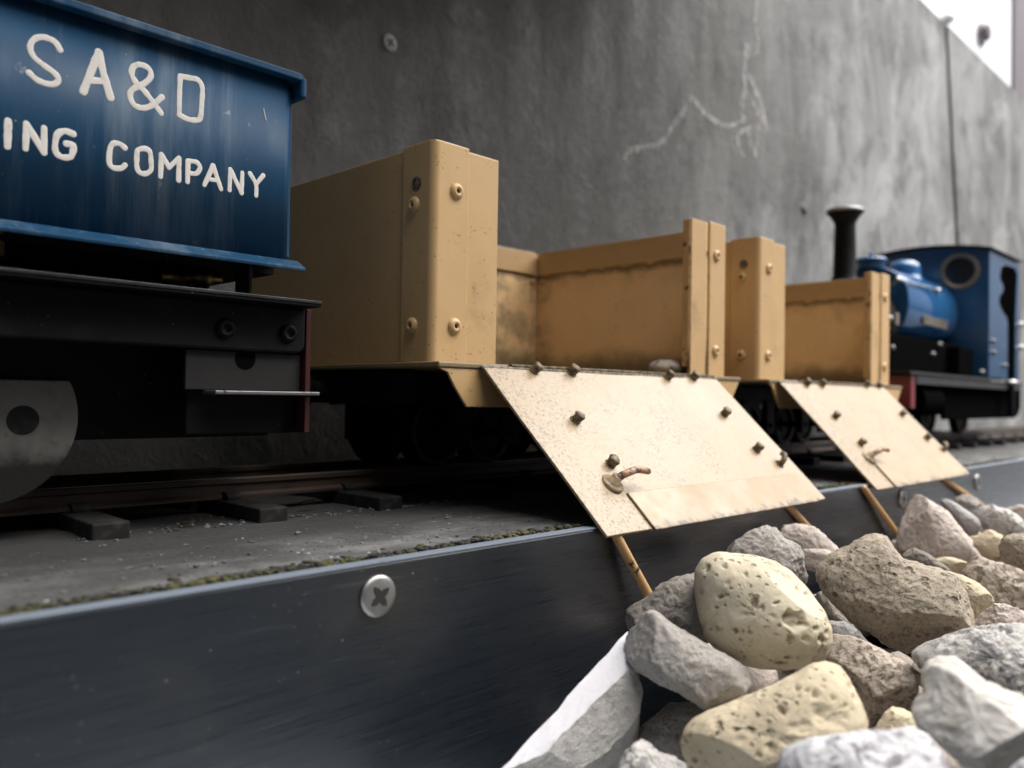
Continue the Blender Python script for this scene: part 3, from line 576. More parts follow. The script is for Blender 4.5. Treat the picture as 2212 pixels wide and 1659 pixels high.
# running plate, frame, brackets, buffer beam
pz = 22.4+CAMZ
bm = B(); box(bm, XB, 112.6, 176, 278, pz-1.3, pz); rp = obj('running_plate', bm, M_BLK, t, bev=.2)
bm = B(); box(bm, XB, 112.6, 175.75, 176.0, pz-.55, pz+.15); obj('worn_edge', bm, M_EDGE, rp, bev=.1)
bm = B(); prism(bm, [Vector((x, 182, z)) for x, z in ((XB,pz-1.32), (112,pz-1.32), (112,pz-3.5), (112.0,pz-11), (110.5,pz-12.6), (XB,pz-12.6))], (0,2,0)); fr = obj('side_frame', bm, M_BLK, t, bev=.7)
for px, py in ((487,710), (623,720)):
    q = at(px, py, Y=181.9); bm = B(); lathe(bm, [(2.3,0),(2.2,.6),(1.7,1.1),(1.1,1.15),(.95,.4),(0,.4)], (q.x, 182, q.z), (0,-1,0), 22); obj('frame_bolt', bm, M_BLK, fr, smooth=True)
bm = B(); prism(bm, [Vector((x, 183.6, z)) for x, z in ((82.5,pz-12.7), (111.6,pz-12.7), (111.6,.6+CAMZ), (82.5,.6+CAMZ))], (0,1.2,0)); bk = obj('bracket', bm, M_BRK, t, bev=.2)
bm = B(); box(bm, 87, 114.0, 178.2, 184.8, CAMZ-.4, CAMZ+.55); obj('bracket_flange', bm, M_DULL, bk, bev=.25)
q = at(530, 775, Y=183.6); bm = B(); lathe(bm, [(2.6,0),(2.6,.1),(0,.12)], (q.x, 183.6, q.z), (0,-1,0), 24); obj('empty_hole', bm, M_HOLE, bk)
bm = B(); box(bm, 112.1, 113.5, 182, 272, CAMZ-9.6, pz-1.4); bb = obj('buffer_beam', bm, M_REDD, t, bev=.2)
bm = B(); lathe(bm, [(4,0),(4,7),(8.5,8),(9.5,10),(8.5,12),(4,13.2),(0,13.5)], (113.5, 227, CAMZ+3), (1,0,0), 24); obj('coupling', bm, M_BLK, bb, smooth=True)
for z in (1.8, -3.6, 9.6):
    bm = B(); lathe(bm, [(1.7,0),(1.6,.7),(1,1.2),(0,1.25)], (113.5, 190, CAMZ+z), (1,0,0), 12); obj('beam_rivet', bm, M_BLK, bb, smooth=True)
bm = B(); box(bm, 84, 111.8, 186, 187.2, CAMZ-9.7, pz-1.4); obj('end_plate', bm, M_BLK, t, bev=.3)
for y in (199, 253):
    bm = B(); box(bm, XB, 111.9, y, y+2, CAMZ-11, pz-1.4); obj('inner_frame', bm, M_BLK, t, bev=.3)
bm = B(); box(bm, 100.2, 101.2, 189, 196, pz+.02, tz0-.2); obj('tank_bracket', bm, M_EDGE, t, bev=.2)
bm = B(); lathe(bm, [(2.2,0),(2.2,5),(1.6,5.2),(1.6,9),(2.8,9.2),(2.8,12),(1.2,13.5),(1.2,16)], (84, 203, pz+5.5), (1,0,.06), 16); obj('pipe_union', bm, M_BRASS, t, smooth=True)
bm = B(); lathe(bm, [(1.6,0),(1.6,4),(2.4,4.2),(2.4,7)], (47, 193, pz+4.6), (0,0,1), 6); obj('pipe_union', bm, M_BRASS, t)
bm = B(); tube(bm, smooth_path([Vector((40,206,pz+6)), Vector((70,206,pz+5.6)), Vector((84,203,pz+5.5))]), 1.2, 10); obj('feed_pipe', bm, M_BLK, t, smooth=True)
# wheels and the flat-topped crank disc
for x in (46, -40):
    for y in GY:
        w = wheelset(t, x, y, 19.0)
    wy = 196.0; cz = CAMZ-5.9; cx = x+.2; rr_ = 18.2
    c = Vector((cx, wy, cz)); pts = []
    for k in range(49):
        a = R(26-(26*2+180)*k/48); pts.append(c+Vector((math.cos(a)*rr_, 0, math.sin(a)*rr_)))
    bm = B(); prism(bm, pts, (0,2.2,0)); cr = obj('crank_disc', bm, M_CRANK if x > 0 else M_BLK, t, bev=.3)
    for hx, hr in ((7.4, 3.1), (-2.2, 4.3)):
        bm = B(); lathe(bm, [(hr,0),(hr,.08),(hr*.9,.12),(0,.1)], c+Vector((hx,0,-.5)), (0,-1,0), 28); obj('crank_pin', bm, M_SLP, cr)
    bm = B(); tube(bm, [Vector((x, 197, RT+19)), Vector((x, 258, RT+19))], 2, 10); obj('axle', bm, M_BLK, t, smooth=True)
# ------------------------------------------------------------------ locomotive
t = thing('steam_locomotive', 'blue saddle tank steam locomotive with tall black chimney and round cab window', 'locomotive', (640, 227, RT))
z_ = lambda z: z+CAMZ
CX_ = 676.0
# cab: front sheet with arched top, side sheet with cut doorway, roof
def arch(y0, y1, ze, zc, n=14): return [(y0+(y1-y0)*k/n, ze+(zc-ze)*(1-((2*k/n)-1)**2)) for k in range(n+1)]
bm = B(); prism(bm, [Vector((CX_, y, z)) for y, z in [(274,z_(17)),(180,z_(17))]+arch(180,274,z_(112.6),z_(117.8))], (1.2,0,0)); cf = obj('cab_front', bm, M_BLUEC, t, bev=.2)
for y in (199.9, 254.1):
    c = Vector((CX_, y, z_(98.6)))
    bm = B(); lathe(bm, [(10.4,.1),(10.4,1.0),(12.0,1.5),(13.6,1.0),(13.9,0)], c, (-1,0,0), 36); rg = obj('spectacle_ring', bm, M_BRZ, cf, smooth=True)
    bm = B(); lathe(bm, [(10.4,.25),(0,.3)], c, (-1,0,0), 36); obj('spectacle_glass', bm, M_GLASS, rg)
k = 24
rf = arch(177.5, 276.5, z_(112.9), z_(118.6))
bm = B(); prism(bm, [Vector((CX_-3, y, z)) for y, z in rf+[(y, z+1.2) for y, z in rf[::-1]]], (84,0,0)); obj('cab_roof', bm, M_BLK, t, bev=.2)
left = [(CX_+1.25,20), (CX_+1.25,112.4), (757,112.4), (757,104), (750.5,104), (744.3,107.4), (708.4,106.5), (702.6,96.6), (703.5,93.5), (710.5,91), (712.5,87.5), (708,84), (702,81), (700.9,78), (703,74), (712,69.5), (721,67), (724.3,62), (724.3,20)]
right = [(746.5,20), (746.8,70), (751,100), (750.5,104), (757,104), (757,20)]
for y in (180.0, 272.8):
    bm = B(); prism(bm, [Vector((x, y, z_(z))) for x, z in left], (0,1.2,0))
    cs_ = obj('cab_side', bm, M_BLUEC, t)
    bm = B(); prism(bm, [Vector((x, y, z_(z))) for x, z in ((746.5,20),(746.8,70),(751,100),(751,103.9),(757,103.9),(757,20))], (0,1.2,0)); obj('door_pillar', bm, M_BLUEC, cs_)
bm = B(); prism(bm, [Vector((757.2, y, z)) for y, z in [(274,z_(20)),(180,z_(20)),(180,z_(112)),(274,z_(112))]], (1.2,0,0)); obj('cab_back', bm, M_CABIN, t)
bm = B(); box(bm, CX_+2, 756, 271.6, 272.75, z_(20), z_(112)); obj('cab_lining', bm, M_CABIN, t)
# boiler gear inside the cab as seen through the doorway: backhead
bm = B(); lathe(bm, [(0,0),(22,0),(22,14),(0,14)], (CX_+1.3, 227, z_(58)), (1,0,0), 28); obj('backhead', bm, M_BLK, t)
# saddle tank
def tankring(x, hw, zt, zb, nn_=30):
    P = []
    for k_ in range(nn_):
        a = 2*math.pi*k_/nn_; cy, sy = math.cos(a), math.sin(a)
        zc, hh = (zt+zb)/2, (zt-zb)/2
        P.append(Vector((x, 227+hw*math.copysign(abs(cy)**.85, cy), zc+hh*math.copysign(abs(sy)**.85, sy))))
    return P
bm = B(); prism(bm, tankring(575, 26.5, z_(92), z_(42)), (101,0,0)); st = obj('saddle_tank', bm, M_BLUEG, t, bev=.8, seg=3)
for p_ in st.data.polygons: p_.use_smooth = len(p_.vertices) == 4
bm = B(); lathe(bm, [(0,0),(19,0),(21,1.5),(21,60),(0,60)], (514.5, 227, z_(55)), (1,0,0), 36); sb = obj('smokebox', bm, M_BLK, t, smooth=False, bev=.4)
bm = B(); lathe(bm, [(17,0),(16,2.5),(10,4.2),(0,5)], (514.5, 227, z_(55)), (-1,0,0), 32); obj('smokebox_door', bm, M_BLK, sb, smooth=True)
bm = B(); lathe(bm, [(9.5,0),(8.2,3),(7.1,6),(6.75,26),(6.5,37),(6.4,39),(7.2,41),(9.4,44.5),(11.3,46.4),(11.4,47.0)], (536, 227, z_(76)), (0,0,1), 32); ch = obj('chimney', bm, M_BLK, t, smooth=True)
bm = B(); lathe(bm, [(11.45,46.6),(11.9,47.4),(11.7,48.4),(11,48.7),(8,48.4),(5.4,47.2),(5.2,30),(0,30)], (536, 227, z_(76)), (0,0,1), 32); obj('chimney_cap', bm, M_ZINC, ch, smooth=True)  # lit rim highlight put into the cap by a pale zinc colour
bm = B(); lathe(bm, [(9.3,0),(9.3,5),(10.4,5.1),(10.4,6.4),(9.2,7.6),(3.2,8.4),(1.2,8.6),(1.3,9.8),(1.9,10.6),(1.3,11.6),(0,11.8)], (579, 227, z_(91)), (0,0,1), 30); obj('tank_filler', bm, M_BLUEG, st, smooth=True)
bm = B(); lathe(bm, [(14.2,-1),(12,1.5),(11.3,4),(11.3,8),(10.5,11),(8,13.3),(4,14.6),(0,15)], (641, 227, z_(90.5)), (0,0,1), 30); obj('dome', bm, M_BLUEG, st, smooth=True)
q0, q1 = at(1938, 602, Y=201), at(2027, 627, Y=201)
bm = B(); tube(bm, [q0, q1], .8, 10); hr = obj('handrail', bm, M_STEEL, t, smooth=True)
for q in (q0+Vector((2,0,0)), q1):
    bm = B(); lathe(bm, [(.9,-5),(.9,-1.5),(1.6,-1),(2.0,0),(1.6,1),(0,1.9)], q, (0,-.75,.65), 14); obj('handrail_knob', bm, M_STEEL, hr, smooth=True)
# nameplate lying on the tank side
bm = B(); P = [at(x, y, Y=200.6) for x, y in ((1993,680), (2048,693), (2046,713), (1996,699))]; prism(bm, P, (0, 1.4, 0)); npz = obj('nameplate', bm, M_BRZ2, st, bev=.2)
# side gear below the tank, lamp bracket
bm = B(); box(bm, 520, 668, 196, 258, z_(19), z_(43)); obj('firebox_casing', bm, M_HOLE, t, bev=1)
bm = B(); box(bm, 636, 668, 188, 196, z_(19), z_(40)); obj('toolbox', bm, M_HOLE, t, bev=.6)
for q in (at(1925, 752, Y=195.8), at(2013, 766, Y=195.8), at(2028, 745, Y=195.8)):
    bm = B(); lathe(bm, [(1.8,0),(1.7,1.5),(1,2.2),(0,2.3)], q, (0,-1,.3), 12); obj('valve_cap', bm, M_DULL, t, smooth=True)
q = at(1927, 690, X=560); bm = B(); box(bm, 556, 562, q.y-4, q.y+4, q.z-4, q.z+4); obj('lamp_bracket', bm, M_BRZ, t, bev=.5)
bm = B(); lathe(bm, [(2.5,0),(2,1.6),(0,2.2)], (556, q.y, q.z), (-1,0,0), 14); obj('lamp_lens', bm, M_STEEL, t, smooth=True)
# running plate with valance, frame, beam
bm = B(); box(bm, 513, 676, 178, 276, z_(17.2), z_(18.9)); rp = obj('running_plate', bm, M_BLK, t, bev=.3)
bm = B(); box(bm, 513, 676, 177.6, 177.95, z_(17.5), z_(18.7)); obj('plate_edge', bm, M_EDGE, rp)
bm = B(); box(bm, 526.6, 757, 179, 181, z_(11.6), z_(17.1)); obj('valance', bm, M_EDGE, rp, bev=.4)
bm = B(); box(bm, 676.1, 760, 178.5, 276, z_(15.4), z_(17.0)); obj('cab_floor', bm, M_BLK, t, bev=.3)
bm = B(); box(bm, 519, 526, 179.5, 274.5, z_(-3), z_(17)); bb = obj('buffer_beam', bm, M_RED, t, bev=.4)
bm = B(); lathe(bm, [(4,0),(4,8),(9,9),(10,11.5),(8,13),(0,14)], (519, 227, z_(4)), (-1,0,0), 20); obj('coupling', bm, M_BLK, bb, smooth=True)
P = [(600,-10.5),(772,-10.5),(782,-8),(788,-2),(788,15.2),(600,15.2)]
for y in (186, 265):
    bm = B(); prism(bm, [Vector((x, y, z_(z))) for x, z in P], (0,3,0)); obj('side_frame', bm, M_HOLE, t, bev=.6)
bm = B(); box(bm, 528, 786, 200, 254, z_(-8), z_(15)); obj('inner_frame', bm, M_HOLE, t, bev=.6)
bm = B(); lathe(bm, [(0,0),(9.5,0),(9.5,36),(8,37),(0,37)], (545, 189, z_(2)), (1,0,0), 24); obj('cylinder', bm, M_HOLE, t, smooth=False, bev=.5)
for x in (570, 640, 715):
    for y in GY: wheelset(t, x, y, 16)
# cab step rail and knobs at the rear
q = at(2184, 826, Y=178); bm = B(); lathe(bm, [(1,-2),(4,-1.5),(5,0),(4,1.4),(0,2)], q, (0,0,1), 16); obj('step_cap', bm, M_STEEL, t, smooth=True)
bm = B(); tube(bm, [Vector((q.x+1, 178, z_(-8))), Vector((q.x+1, 178, z_(15)))], 2.3, 12); obj('step_post', bm, M_BLK, t, smooth=True)
for z in (62, 44):
    bm = B(); tube(bm, smooth_path([Vector((744,178,z_(z+1))), Vector((760,176,z_(z))), Vector((790,177,z_(z+.5)))]), .7, 8); hz = obj('side_rail', bm, M_STEEL, t, smooth=True)
    for x in (748, 768):
        bm = B(); lathe(bm, [(0,-2.4),(1.6,-1.7),(2.3,0),(1.6,1.7),(0,2.4)], (x, 177, z_(z+1.2)), (0,-1,0), 14); obj('rail_knob', bm, M_STEEL, hz, smooth=True)
for px, py in ((2122,804), (2147,737), (2147,762), (2172,790)):
    q = at(px, py, Y=178.8); bm = B(); lathe(bm, [(1.8,-1),(1.7,.8),(1,1.4),(0,1.5)], q, (0,-1,0), 12); obj('cab_bolt', bm, M_DULL, t, smooth=True)
# ------------------------------------------------------------------ stones
Z4 = lambda pts: [(1042.4+.5288*x, 1097.2+.5288*y) for x, y in pts]
Z7 = lambda pts: [(1892.7+.1984*x, 987.5+.1984*y) for x, y in pts]
def poly_radius(P, c, ang):
    best = 0; d = (math.cos(ang), math.sin(ang)); n = len(P)
    for i in range(n):
        ax, ay = P[i][0]-c[0], P[i][1]-c[1]; bx, by = P[(i+1)%n][0]-c[0], P[(i+1)%n][1]-c[1]
        ex, ey = bx-ax, by-ay; den = d[0]*ey-d[1]*ex
        if abs(den) < 1e-9: continue
        tt = (ax*ey-ay*ex)/den; uu = (ax*d[1]-ay*d[0])/den
        if tt > 0 and -1e-6 <= uu <= 1+1e-6: best = max(best, tt)
    return best
GROUP = 'stones heaped below the wagon doors'
def stone(outline, depth, mat, label, thick=.8, box_=.8, cuts=4, amp=.5, freq=.16, seed=1, pits=0, smooth_out=2, tilt=(0,0), res=(150, 70), fine=.16, craters=(), rough_=.0):
    """a solid lump: its outline as it stands at its distance, swelled to real thickness, then chipped and weathered"""
    rs = np.random.RandomState(seed); P = outline; OUT.append((outline, depth))
    A = 0; cx = cy = 0
    for i in range(len(P)):
        x0_, y0_ = P[i]; x1_, y1_ = P[(i+1)%len(P)]; cr = x0_*y1_-x1_*y0_; A += cr; cx += (x0_+x1_)*cr; cy += (y0_+y1_)*cr
    c = (cx/(3*A), cy/(3*A)); NT, NP = res
    rad = np.array([poly_radius(P, c, 2*math.pi*k/NT) for k in range(NT)])
    for _ in range(smooth_out): rad = (np.roll(rad,1)+2*rad+np.roll(rad,-1))/4
    C = ray(*c)*depth; C.z += CAMZ; vd = ray(*c).normalized(); k = depth/F_PX; rm = float(np.mean(rad))*k
    ex, ey = Rv-vd*Rv.dot(vd), -(Uv-vd*Uv.dot(vd))
    th = thick*min(rm*1.0, 22)
    bm = B(); rows = []
    pole = []
    co = []
    for j in range(NP+1):
        ph = math.pi*j/NP-math.pi/2
        cr_, sr_ = math.copysign(abs(math.cos(ph))**box_, math.cos(ph)), math.copysign(abs(math.sin(ph))**box_, math.sin(ph))
        if abs(math.cos(ph)) < 1e-6: cr_ = 0
        for i in range(NT):
            a = 2*math.pi*i/NT; r = rad[i]*k*cr_
            # the front face leans with tilt so that it is not parallel to the lens
            off = th*sr_ + (r*math.cos(a)*tilt[0]+r*math.sin(a)*tilt[1])
            co.append((C + ex*(r*math.cos(a)) + ey*(r*math.sin(a)) - vd*off)[:])
    co = np.array(co); Cn = np.array(C[:]); vn = np.array(vd[:])
    for q in range(cuts):                                   # chipped facets
        d = rs.normal(size=3); d /= np.linalg.norm(d); d = d - vn*(d@vn)*.1 - vn*.9*rs.uniform(.4,1.2); d /= np.linalg.norm(d)
        h = (co-Cn)@d; lim = h.max()*rs.uniform(.66,.88); ov = np.clip(h-lim, 0, None); co = co - np.outer(ov*.93, d)
    pitv = np.zeros(len(co))
    CR = []; nv = -vd
    for cx_, cy_, crr, cd in craters: a_, b_ = Z4([(cx_, cy_)])[0]; CR.append((at(a_, b_, D=depth*.985), crr*.82, cd*.72))
    nrm = co-Cn; nl = np.linalg.norm(nrm, axis=1); nrm = nrm/np.maximum(nl,1e-6)[:,None]
    sv = Vector((seed*13.7, seed*3.1, 0))
    for i in range(len(co)):
        p = Vector(co[i]); 
        h = noise.fractal(p*freq+sv, 1.0, 2.0, 3)*amp + noise.fractal(p*freq*6+sv, .7, 2.1, 4)*fine*1.35
        if rough_: h += rough_*(abs(noise.noise(p*.42+sv))*-1.3+.35) + rough_*.55*noise.noise(p*1.1+sv)
        if pits:
            dd = noise.voronoi(p*.42*pits+sv)[0]; 
            if dd[0] < .42 and noise.noise(p*.16+sv) > .12: h -= (1-dd[0]/.42)**.7*.8
            dd = noise.voronoi(p*1.2*pits+sv)[0]
            if dd[0] < .3 and noise.noise(p*.3+sv) > -.05: h -= (1-dd[0]/.3)*.3
        for cp, crr, cd in CR:
            e_ = (p-cp); d_ = (e_-nv*e_.dot(nv)).length + .6*crr*noise.noise(p*(1.3/crr)+sv) if e_.dot(nv) > -rm else 9e9
            if d_ < crr: w_ = min(1, (1-d_/crr)*2.2); h -= cd*w_; pitv[i] = max(pitv[i], w_*min(1, 1.3*cd/crr))
        co[i] += nrm[i]*h
    PV = []
    V = []
    for j in range(NP+1):
        PV += [float(pitv[j*NT:(j+1)*NT].max())] if j in (0, NP) else list(pitv[j*NT:(j+1)*NT])
        if j in (0, NP): m_ = co[j*NT:(j+1)*NT].mean(0); v = bm.verts.new(m_); V.append([v]*NT)
        else: V.append([bm.verts.new(co[j*NT+i]) for i in range(NT)])
    for j in range(NP):
        for i in range(NT):
            i2 = (i+1) % NT
            if j == 0: bm.faces.new((V[0][0], V[1][i2], V[1][i]))
            elif j == NP-1: bm.faces.new((V[j][i], V[j][i2], V[NP][0]))
            else: bm.faces.new((V[j][i], V[j][i2], V[j+1][i2], V[j+1][i]))
    ys_ = co[:,1].max()
    o = obj('stone', bm, ST[mat], smooth=True); tag(o, label, 'stone', GROUP)
    if craters: at_ = o.data.attributes.new('pit', 'FLOAT', 'POINT'); at_.data.foreach_set('value', PV)
    if ys_ > YS-.2: o.location.y -= (ys_-YS+.2)/1000
    DBG.append((label[:30], np.round(co.min(0)), np.round(co.max(0))))
    return o
OUT = []; DBG = []; DBG_ = False
stone(Z4([(860,250),(885,195),(950,168),(1010,180),(1120,195),(1200,215),(1260,255),(1330,340),(1390,420),(1422,490),(1420,560),(1390,610),(1330,635),(1240,655),(1130,655),(1040,635),(960,590),(905,530),(880,450),(865,350)]), 178, 'yellow', 'round pitted pale yellow stone on top of the heap', .9, .9, 1, .35, .09, 3, 1.0, 4, res=(250,124), fine=.05,
  craters=((1262,462,2.6,1.5),(1300,470,1.3,1.0),(1188,238,2.0,.9),(1112,392,1.15,.9),(1140,408,.8,.7),(968,362,.75,.9),(913,245,1.1,.8),(985,235,.9,.7),(1035,497,.85,.8),(1380,535,1.1,.8),(1250,533,1.2,.8),(955,407,.6,.6),(992,398,.5,.6),(1290,330,1.0,.6),(1320,350,.7,.6),(1210,480,.5,.8),(1352,490,.7,.6),(1065,500,.4,.5),(1140,600,.6,.5),(1068,605,.5,.5),(890,345,.8,.4),(1160,270,.6,.5),(1015,330,.45,.5),(1400,460,.8,.6),(1190,590,2.2,.35),(1075,275,.7,.5)))
stone(Z4([(795,960),(810,910),(850,860),(950,810),(1080,755),(1200,710),(1290,660),(1350,622),(1400,617),(1460,640),(1510,700),(1550,800),(1565,880),(1560,950),(1540,1080),(1200,1140),(860,1130),(815,1062),(800,1010)]), 150, 'yellow2', 'long buff stone lying below the round yellow stone', .75, .72, 2, .45, .12, 4, 1.0, 2, (0,.25), (250,116), .06,
  craters=((955,888,.95,.7),(1030,907,.6,.7),(1215,822,1.0,.7),(1228,838,.7,.6),(1285,742,.75,.7),(1362,762,.95,.8),(1325,748,.6,.6),(1430,780,.7,.6),(1482,808,.7,.9),(1120,845,.6,.5),(835,928,.5,.6),(1090,900,.5,.5),(1290,775,.5,.5),(1380,850,2.6,.5),(1440,870,2.4,.55),(1300,905,2.2,.6),(1250,960,1.8,.6),(1180,980,1.2,.5),(1010,840,.5,.4),(880,1000,.5,.4),(1510,720,1.0,.6)))
stone(Z4([(565,560),(580,510),(620,470),(650,425),(685,408),(715,415),(760,460),(840,515),(920,560),(1020,615),(1090,660),(1110,700),(1060,760),(980,800),(910,822),(860,790),(780,745),(700,710),(630,670),(585,620)]), 168, 'grey', 'tapering grey concrete stone left of the round yellow stone', .8, .75, 3, .4, .14, 6, 0, 1, (0,.2), (150,64), .18, rough_=0.3)
stone(Z4([(570,480),(580,420),(620,390),(660,370),(720,320),(790,285),(860,265),(930,290),(990,420),(980,520),(900,560),(760,520),(600,530),(575,520)]), 190, 'dark', 'dark grey stone behind the grey concrete stone at the fascia', .6, .75, 3, .4, .14, 8, 0, 2, rough_=0.34)
stone(Z4([(960,185),(990,150),(1040,125),(1110,85),(1160,72),(1200,85),(1230,120),(1290,150),(1310,190),(1310,230),(1335,290),(1310,330),(1240,340),(1100,300),(1000,250)]), 226, 'grey', 'angular grey stone behind the round yellow stone', .7, .66, 4, .5, .13, 9, 0, 1, (.1,.3), fine=.2, rough_=0.4)
stone(Z4([(1060,150),(1075,85),(1110,58),(1180,50),(1250,65),(1300,105),(1370,175),(1340,230),(1200,230),(1100,200)]), 268, 'pink', 'smooth brown pink stone under the nearer wagon door', .6, .8, 2, .4, .1, 10, rough_=0.3)
stone(Z4([(1290,185),(1310,168),(1400,170),(1440,190),(1420,240),(1370,262),(1310,240)]), 256, 'pink', 'little lavender grey stone wedged between two larger grey and brown ones', .7, .8, 2, .4, .1, 11)
stone(Z4([(1350,240),(1400,170),(1480,145),(1560,105),(1610,95),(1650,110),(1690,170),(1730,210),(1800,235),(1870,255),(1930,280),(1970,310),(1995,370),(2008,430),(1995,490),(1940,530),(1860,560),(1790,580),(1740,590),(1680,560),(1590,500),(1500,470),(1450,420),(1385,350),(1355,290)]), 214, 'brown', 'big rough sandy brown stone with an orange patch', .75, .78, 3, .9, .09, 12, 0, 1, (.05,.35), (190,84), .3, rough_=0.34)
stone(Z4([(1330,320),(1400,330),(1450,420),(1520,480),(1500,560),(1430,560),(1380,480)]), 236, 'dark', 'shaded brown stone in the gap right of the round yellow stone', .7, .8, 2, .4, .12, 13)
stone(Z4([(1410,460),(1480,465),(1560,508),(1585,545),(1560,590),(1480,590),(1410,560)]), 205, 'blue', 'flat blue grey stone under the big sandy brown stone', .6, .8, 2, .35, .12, 14)
stone(Z4([(1415,505),(1500,520),(1580,550),(1660,590),(1740,640),(1785,680),(1770,740),(1755,800),(1700,850),(1640,880),(1575,905),(1560,850),(1540,760),(1480,700),(1420,640),(1390,580)]), 184, 'speck', 'brown speckled stone between the buff stone and the white one', .8, .72, 3, .4, .12, 15, 0, 1, (.1,.2), (150,64), .2, rough_=0.34)
stone(Z4([(1880,250),(1960,270),(2030,310),(2080,360),(2100,400),(2070,430),(2030,460),(1980,470),(1920,400),(1880,320)]), 238, 'yellow2', 'smooth rounded buff stone peeping out behind the big sandy brown stone', .8, .9, 1, .3, .1, 16)
stone(Z4([(1725,590),(1770,560),(1850,535),(1930,505),(2010,480),(2110,470),(2220,472),(2330,520),(2380,640),(2330,760),(2230,800),(2120,750),(2000,700),(1880,680),(1770,660)]), 172, 'patchy', 'large patchy white grey stone at the right edge above the white stone', .7, .72, 3, .5, .12, 17, 0, 1, (0,.35), (160,64), .2, rough_=0.45)
stone(Z4([(1960,500),(2010,450),(2040,430),(2090,395),(2130,392),(2180,410),(2230,440),(2290,490),(2250,540),(2100,540),(1990,530)]), 204, 'pink', 'grainy pale pink stone behind the patchy white grey stone', .75, .75, 3, .4, .12, 18, 0, 1, fine=.2, rough_=0.45)
stone(Z4([(1785,660),(1810,620),(1870,598),(1930,605),(1990,650),(2060,710),(2130,745),(2230,800),(2300,880),(2310,990),(2220,1090),(2100,1110),(2000,1080),(1900,1000),(1810,920),(1760,880),(1745,830),(1752,780),(1790,740),(1775,700)]), 132, 'white', 'chunky white stone with a brown shaded hollow at lower right', .8, .66, 5, .9, .10, 19, 0, 1, (.1,.35), (160,70), .12, rough_=0.35)
stone(Z4([(1590,930),(1610,880),(1640,840),(1680,805),(1720,800),(1760,830),(1780,900),(1740,980),(1620,990)]), 158, 'yellow2', 'small buff stone between the speckled and mottled stones', .8, .85, 2, .3, .12, 20)
stone(Z4([(1195,1020),(1230,970),(1300,935),(1400,920),(1500,915),(1600,905),(1700,900),(1755,885),(1800,910),(1850,970),(1880,1040),(1920,1130),(1700,1220),(1400,1220),(1210,1140)]), 122, 'mottle', 'blurred white stone with grey mottles in the bottom foreground', .7, .8, 2, .4, .12, 21, 0, 2, (0,.4), rough_=0.35)
stone(Z4([(540,1090),(590,1000),(620,960),(650,948),(690,970),(720,1000),(780,1015),(830,1050),(850,1130),(700,1190),(560,1160)]), 146, 'patchy', 'small light grey sparkling stone in the bottom foreground', .8, .72, 4, .5, .16, 22, 0, 1, (0,.2), fine=.25, rough_=0.34)
stone(Z4([(540,1060),(600,930),(720,830),(850,790),(940,815),(900,900),(860,1000),(820,1080),(680,1090)]), 172, 'dark', 'dark grey stone in shade between the marble slab and the buff stone', .6, .8, 3, .4, .14, 23)
stone(Z7([(420,385),(370,430),(330,520),(290,640),(240,760),(215,900),(240,1010),(420,1040),(620,1120),(800,1150),(980,1150),(1130,1100),(1170,1060),(1130,990),(1000,860),(880,720),(780,600),(650,500),(520,420)]), 300, 'pink', 'pointed pinkish grey stone standing below the farther wagon door', .6, .7, 3, .5, .09, 24, 0, 1, (.1,.2), rough_=0.4)
stone(Z7([(690,470),(770,450),(870,500),(1000,590),(1120,680),(1150,760),(1100,830),(1000,860),(880,740),(740,580)]), 338, 'blue', 'smooth blue grey stone just right of the pointed pinkish stone', .8, .85, 1, .3, .1, 25)
stone(Z7([(850,480),(880,440),(940,405),(1040,430),(1120,450),(1145,500),(1080,545),(980,580),(880,560)]), 362, 'grey', 'small peaked grey stone nearest the farther door prop', .8, .66, 4, .5, .12, 26, 0, 0, rough_=0.4)
stone(Z7([(1040,600),(1130,530),(1260,505),(1330,550),(1480,580),(1570,640),(1640,740),(1620,860),(1450,860),(1290,820),(1150,780)]), 336, 'patchy', 'pale grey stone with a dark spot near the right edge below the fascia', .7, .72, 3, .5, .1, 27, rough_=0.34)
stone(Z7([(1380,560),(1480,545),(1550,520),(1620,530),(1700,600),(1690,740),(1580,700),(1450,620)]), 372, 'pink', 'reddish pink stone at the far right edge of the heap', .8, .75, 3, .5, .1, 28)
stone(Z7([(980,870),(1100,850),(1190,795),(1260,800),(1370,850),(1420,960),(1400,1120),(1260,1130),(1140,1020),(1050,940)]), 296, 'yellow2', 'cream stone with a rusty red patch left of the brown stone', .7, .8, 2, .4, .1, 29)
stone(Z7([(1320,950),(1370,870),(1500,835),(1640,850),(1780,930),(1800,1100),(1700,1250),(1550,1230),(1420,1175),(1350,1090),(1325,1010)]), 258, 'brown', 'rounded dull brown stone cut by the right edge of the photo', .75, .75, 2, .4, .09, 30, rough_=0.3)
stone(Z7([(900,1240),(1040,1090),(1110,1055),(1220,1120),(1400,1170),(1560,1230),(1720,1330),(1740,1560),(1600,1680),(1400,1640),(1200,1600),(1060,1440),(960,1300)]), 246, 'speck', 'large grey brown stone between the sandy brown stone and the right edge', .7, .72, 3, .5, .1, 31, 0, 1, (0,.25), (150,60), .2, rough_=0.34)
stone(Z7([(230,1020),(320,995),(440,1000),(530,1035),(600,1080),(720,1160),(830,1245),(700,1280),(500,1200),(330,1110)]), 256, 'dark', 'thin grey stone ridge above the big sandy brown stone', .7, .75, 2, .4, .14, 32, rough_=0.34)
stone(Z7([(620,1110),(760,1080),(900,1110),(990,1140),(980,1220),(870,1290),(750,1230)]), 272, 'yellow2', 'small ochre stone in the hollow under the pointed pinkish stone', .8, .85, 1, .3, .1, 33)
stone([(2170,1668),(2195,1648),(2222,1628),(2260,1640),(2270,1720),(2200,1730)], 112, 'mottle', 'bare corner of a very near white stone at the bottom right corner', .8, .85, 1, .3, .1, 34)
